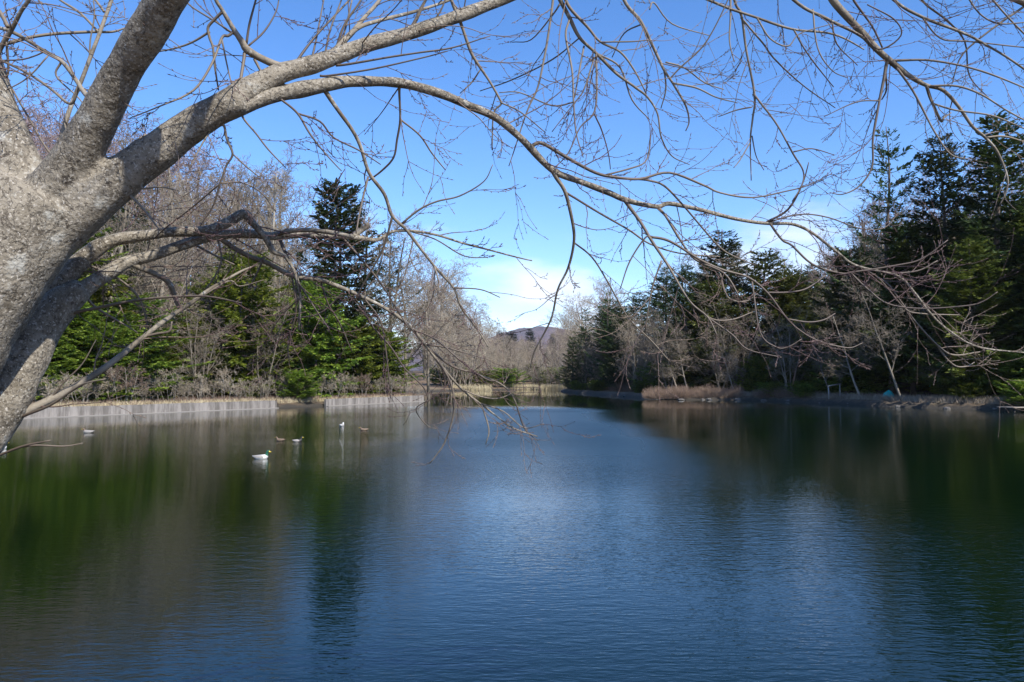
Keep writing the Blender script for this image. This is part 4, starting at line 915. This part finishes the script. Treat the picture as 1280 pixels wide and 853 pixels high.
 ('R8',[(1140,-40,4),(1152,0,2.8),(1185,27,2.5),(1206,53,2.2),(1212,95,1.8),(1236,123,1.1)]), ('R8',[(1285,5,3),(1241,36,2.4),(1203,68,2),(1190,105,1.2)]), ('R8',[(1232,-13,3),(1241,0,2.6),(1262,24,2.3),(1285,47,2)]),
 ('R8',[(1200,-25,3),(1212,0,2.4),(1228,20,2),(1250,30,1.8),(1285,28,1.4)]), ('R4',[(1152,21,2.2),(1175,48,2),(1210,52,1.8),(1285,60,1.4)]),
 ('R3',[(992,37,2.4),(1010,68,2),(1042,109,1.2)]), ('R3',[(946,22,2.4),(962,48,2),(985,58,1.8),(1000,42,1.4),(1040,30,1)]), ('R2',[(1040,26,2.2),(1046,55,1.8),(1072,82,1.1)]), ('R2',[(1016,12,2.2),(1022,60,1.8),(1040,88,1.5),(1060,98,1)]),
 ('L2',[(442,296,7),(450,290,7.5),(461,282,8)]), ('L2',[(340,294,7),(360,289,6),(380,288,6),(412,291,6),(440,296,5)]),
 ('L2',[(428,297,3.6),(450,322,3),(465,340,2.8),(480,360,2.5),(495,385,2.1),(512,412,1.4)]), ('L2',[(160,328,8),(175,335,7),(200,345,7.5),(212,355,7),(220,375,6),(225,386,4.5)]),
 ('L2',[(88,392,5),(120,385,4),(175,375,3.4),(250,370,2.8),(302,379,1.6)]), ('L2',[(100,360,4),(117,382,3.4),(140,397,3),(172,416,1.6)]), ('L1',[(100,330,4),(112,332,3.4),(150,350,3),(175,375,2.8),(186,413,1.6)]),
 ('L1',[(100,325,4),(96,345,3.6),(92,365,3.6),(88,380,3)]), ('L1',[(120,312,3.4),(113,326,3),(119,314,2)]), ('L2',[(240,304,3.4),(262,316,3),(293,331,1.8)]), ('L2',[(272,297,3),(276,330,2.6),(256,365,2.2)]),
 ('L2',[(480,296,2.4),(478,318,2.2),(470,345,1.8),(458,362,1.2)]), ('L2',[(515,290,2),(545,300,1.8),(580,320,1.6),(610,322,1.1)]), ('L2',[(350,300,5),(357,317,4.4),(368,342,3.6),(376,365,2.6)]),
 ('L1',[(372,352,2.6),(385,372,2.2),(398,392,2),(412,413,1.3)]), ('L1',[(330,322,2.6),(322,340,2.2),(312,360,1.4)]), ('L1',[(375,372,2.4),(352,395,2),(330,430,1.2)]), 
 ('L3',[(536,436,3),(565,458,2.6),(597,468,2.3),(627,481,2.1),(643,500,1.9),(655,535,1.6),(672,551,1.1)]), ('L3',[(532,431,2.6),(558,435,2.2),(605,448,1.2)]), ('L3',[(545,448,2.8),(563,478,2.6),(567,514,2.3),(556,553,2),(537,580,1.2)]),
 ('L3',[(448,370,2.6),(452,380,2.4),(463,405,2.3),(489,435,2.1),(506,461,1.9),(529,484,1.7),(536,502,1.2)]), ('L3',[(455,373,2.4),(475,400,2.1),(482,435,1.9),(488,492,1.2)]), ('L3',[(602,506,2),(611,537,1.7),(607,556,1.1)]),
 ('L3',[(578,487,2),(600,496,1.8),(625,498,1.6),(650,486,1)]), ('L3',[(515,412,2.4),(545,425,2.2),(580,455,2),(612,476,1.6),(630,472,1)]), ('L3',[(600,504,1.8),(630,515,1.6),(655,535,1.4),(680,530,1)]), ('L3',[(536,500,1.6),(520,512,1.4),(534,532,1.2),(545,536,1)]),
 ('L3',[(400,350,2.6),(410,380,2.2),(425,405,2),(440,440,1.3)]), ('L3',[(365,345,2.4),(370,390,2),(360,430,1.8),(362,455,1.2)]), ('L3',[(432,362,2.2),(400,392,2),(360,400,1.6),(345,420,1.1)]),
 ('SP',[(180,421,4),(198,417,3.2),(212,414,3),(215,402,2)]), ('SP',[(22,523,4),(62,507,3.2),(100,482,2.6),(131,474,1.6)]), ('SP',[(-25,580,4),(0,569,3),(30,558,2.8),(63,551,1.6)]), ('SP',[(28,559,2.4),(45,557,2.4),(80,558,2.1),(104,554,1.3)]),
 ('SP',[(240,378,2.6),(285,352,2.3),(300,358,1.8),(330,350,1.2)]), ('SP',[(62,500,2.6),(80,478,2.2),(103,455,1.8),(120,425,1.2)]),
 ('stem0',[(-20,60,6),(7,55,4.4),(37,47,4),(70,42,3.8),(112,40,3.4),(140,40,2.8),(157,35,1.8)]), ('V2',[(98,108,3.6),(88,130,3.4),(62,110,3.2),(35,92,3),(0,75,3),(-20,66,3)]),
 ('V1',[(125,42,3.4),(100,17,3),(75,0,2.6),(55,-18,2.2)]), ('V1',[(70,201,3.2),(55,182,2.9),(40,155,2.7),(20,120,2.4),(5,92,2),(-10,60,1.6)]), ('stem0',[(62,238,4),(45,222,3),(30,211,2.8),(15,192,2.8),(-5,166,2.6)]),
 ('stem0',[(32,260,6),(15,245,4.4),(-5,223,4)]), ('V1',[(130,15,3.4),(123,5,3),(112,-8,2.6)]), ('V1',[(112,75,2.4),(113,50,2),(118,20,1.8),(116,-10,1.5)]), ('V2',[(77,77,3),(70,95,2.4),(96,120,2),(104,130,1.4)]),
 ('V3',[(8,50,3),(10,90,2.6),(3,100,2)]), ('V2',[(58,64,2.2),(30,74,2),(0,76,1.8)]), ('V2',[(60,70,2.2),(35,97,2),(8,113,1.6)]), ('V3',[(10,34,5),(2,18,4.6),(-6,5,4)]),
]
SHORT = {k: i for i, k in enumerate(l[0] for l in LIMBS)}
LOBJ = {}
def bend(arr, seed, amp):
    """slight irregular kinks so a limb is not a drafted curve"""
    out = arr.copy()
    for i in range(2, len(out)-1):
        v = Vector(out[i, :3])*5.0
        out[i, :3] += np.array(mnoise.noise_vector(v + Vector((seed*1.7, 0, 0))))*amp*min(1.0, out[i, 3]/0.02 + 0.25)
        out[i, 3] *= 1 + 0.13*mnoise.noise(v*2.3)
    return out
for k, (nm, par, dz, pts) in enumerate(LIMBS):
    d0 = depth_at(par, pts[0][0], pts[0][1]); q = trace(nm, pts, d0, d0+dz, 7); BR[nm] = q = bend(q, k, 0.006)
    m = MB(); m.tube(q[:, :3], q[:, 3], 10 if q[0, 3] > 0.02 else 8)
    LOBJ[nm] = m.build('limb', M_TRUNK if nm in ('B1', 'B2', 'L1', 'L2') else M_LIMB, cherry)
trng = random.Random(5)
SPRIGS = {k: [] for k in LOBJ}; SPRIGS['stemA'] = []; SPRIGS['stemB'] = []; SPRIGS['stem0'] = []
sub_i = 0
for par, pts in SUBS:
    # the parent's own points or those of a branch already on it, whichever the start touches
    cand = [c for c in BR if c == par or c.startswith(par+'/')]
    best = min(cand, key=lambda c: np.min(np.hypot(BR[c][:, 4]-pts[0][0], BR[c][:, 5]-pts[0][1])))
    d0 = depth_at(best, pts[0][0], pts[0][1]); ln = sum(math.hypot(b[0]-a[0], b[1]-a[1]) for a, b in zip(pts, pts[1:]))/F*d0
    nm = f'{par}/{sub_i}'; sub_i += 1
    q = bend(trace(nm, pts, d0, d0 + ln*trng.uniform(-0.35, 0.5), 5), sub_i, 0.004); BR[nm] = q
    m = MB(); m.tube(q[:, :3], q[:, 3], 6)
    m.build('branch', M_TWIG if q[0, 3] < 0.012 else M_LIMB, LOBJ.get(par, trunk))

# fine twigs: grown in three dimensions off every traced branch
def twig(mb, p, d, L, r, lev, rr):
    n = 5 if lev == 0 else 4; pts = [p]; rad = [r]; dd = d.copy()
    sag = rr.uniform(-0.10, 0.03)
    for i in range(n):
        f = i/n; dd = unit(dd + np.array((rr.gauss(0, .12), rr.gauss(0, .12), rr.gauss(0, .10) + (sag if f < 0.5 else 0.16)))); p = p + dd*L/n
        pts.append(p); rad.append(max(0.0009, r*(1-0.62*(i+1)/n)))
    q = np.concatenate([np.array(pts), np.array(rad)[:, None]], 1); q = catmull(q, 3)
    mb.tube(q[:, :3], q[:, 3], 4, cap=False)
    # buds at the nodes and a pointed one at the tip
    for i in range(2, len(q), 3):
        t = unit(q[i, :3]-q[i-1, :3]); s_ = unit(np.cross(t, np.array((rr.gauss(0, 1), rr.gauss(0, 1), rr.gauss(0, 1)))))
        b = q[i, :3]; e = unit(t+s_*0.8)*0.011; mb.tube([b, b+e*0.5, b+e], [0.0012, 0.0019, 0.0005], 4, cap=False)
    b = q[-1, :3]; t = unit(q[-1, :3]-q[-2, :3])*0.016; mb.tube([b, b+t*0.45, b+t], [0.0010, 0.0020, 0.0004], 4, cap=False)
    if lev < 2:
        for c in range(rr.choice((1, 2, 2, 3)) if lev == 0 else rr.choice((0, 1, 1))):
            k = rr.randrange(1, n); t = unit(pts[k+1 if k < n else k]-pts[k-1]); s_ = unit(np.cross(t, np.array((rr.gauss(0, 1), rr.gauss(0, 1), rr.gauss(0, 1)))))
            a = rr.uniform(0.45, 0.9); twig(mb, pts[k], unit(t*math.cos(a)+s_*math.sin(a)), L*rr.uniform(0.4, 0.7), max(0.0014, rad[k]*0.75), lev+1, rr)
by = {}
for nm, q in BR.items():
    root = nm.split('/')[0]; host = root if root in LOBJ else 'trunk'
    if nm in ('trunk', 'stemL') or nm.startswith('SP/'): continue
    mb = by.setdefault(host, MB()); ln = np.concatenate([[0], np.cumsum(np.linalg.norm(np.diff(q[:, :3], axis=0), axis=1))])
    thick = nm in ('stemA', 'stemB', 'stem0'); step = 0.30 if thick else (0.19 if '/' not in nm else 0.155)
    s_ = trng.uniform(0, step)
    while s_ < ln[-1]:
        i = min(len(q)-2, int(np.searchsorted(ln, s_))); r = q[i, 3]; f = s_/ln[-1]; s_ += step*trng.uniform(0.6, 1.5)
        if r > 0.05 and trng.random() < 0.55: continue
        if '/' not in nm and f < 0.12: continue
        t = unit(q[i+1, :3]-q[max(0, i-1), :3]); sd_ = unit(np.cross(t, np.array((trng.gauss(0, 1), trng.gauss(0, 1), trng.gauss(0, 1)))))
        a = trng.uniform(0.5, 1.15); d = unit(t*math.cos(a) + sd_*math.sin(a))
        L = trng.uniform(0.10, 0.42) if r < 0.012 else trng.uniform(0.2, 0.6)
        twig(mb, q[i, :3] + sd_*r*0.7, d, L, min(0.0030, max(0.0015, r*0.45)), 0, trng)
for host, mb in by.items():
    if mb.n: mb.build('twig_sprays', M_FINE, LOBJ.get(host, trunk))

# ------------------------------------------------------------------ the air over the lake and the hills
hz_b = MB(); hz_b.box((0, 1300, 69), (5300, 4900, 146))
o = hz_b.build('haze', [bpy.data.materials.new('haze')], None, False); o['kind'] = 'stuff'; m_ = o.data.materials[0]; m_.use_nodes = True
t_ = NT(m_.node_tree); vo = t_.n('ShaderNodeVolumePrincipled', None, Color=c3(0.86, 0.91, 1.0), Density=0.00005)
m_.node_tree.links.new(vo.outputs[0], t_.n('ShaderNodeOutputMaterial').inputs['Volume'])
tag(o, 'thin pale air over the lake and the hills', 'haze')
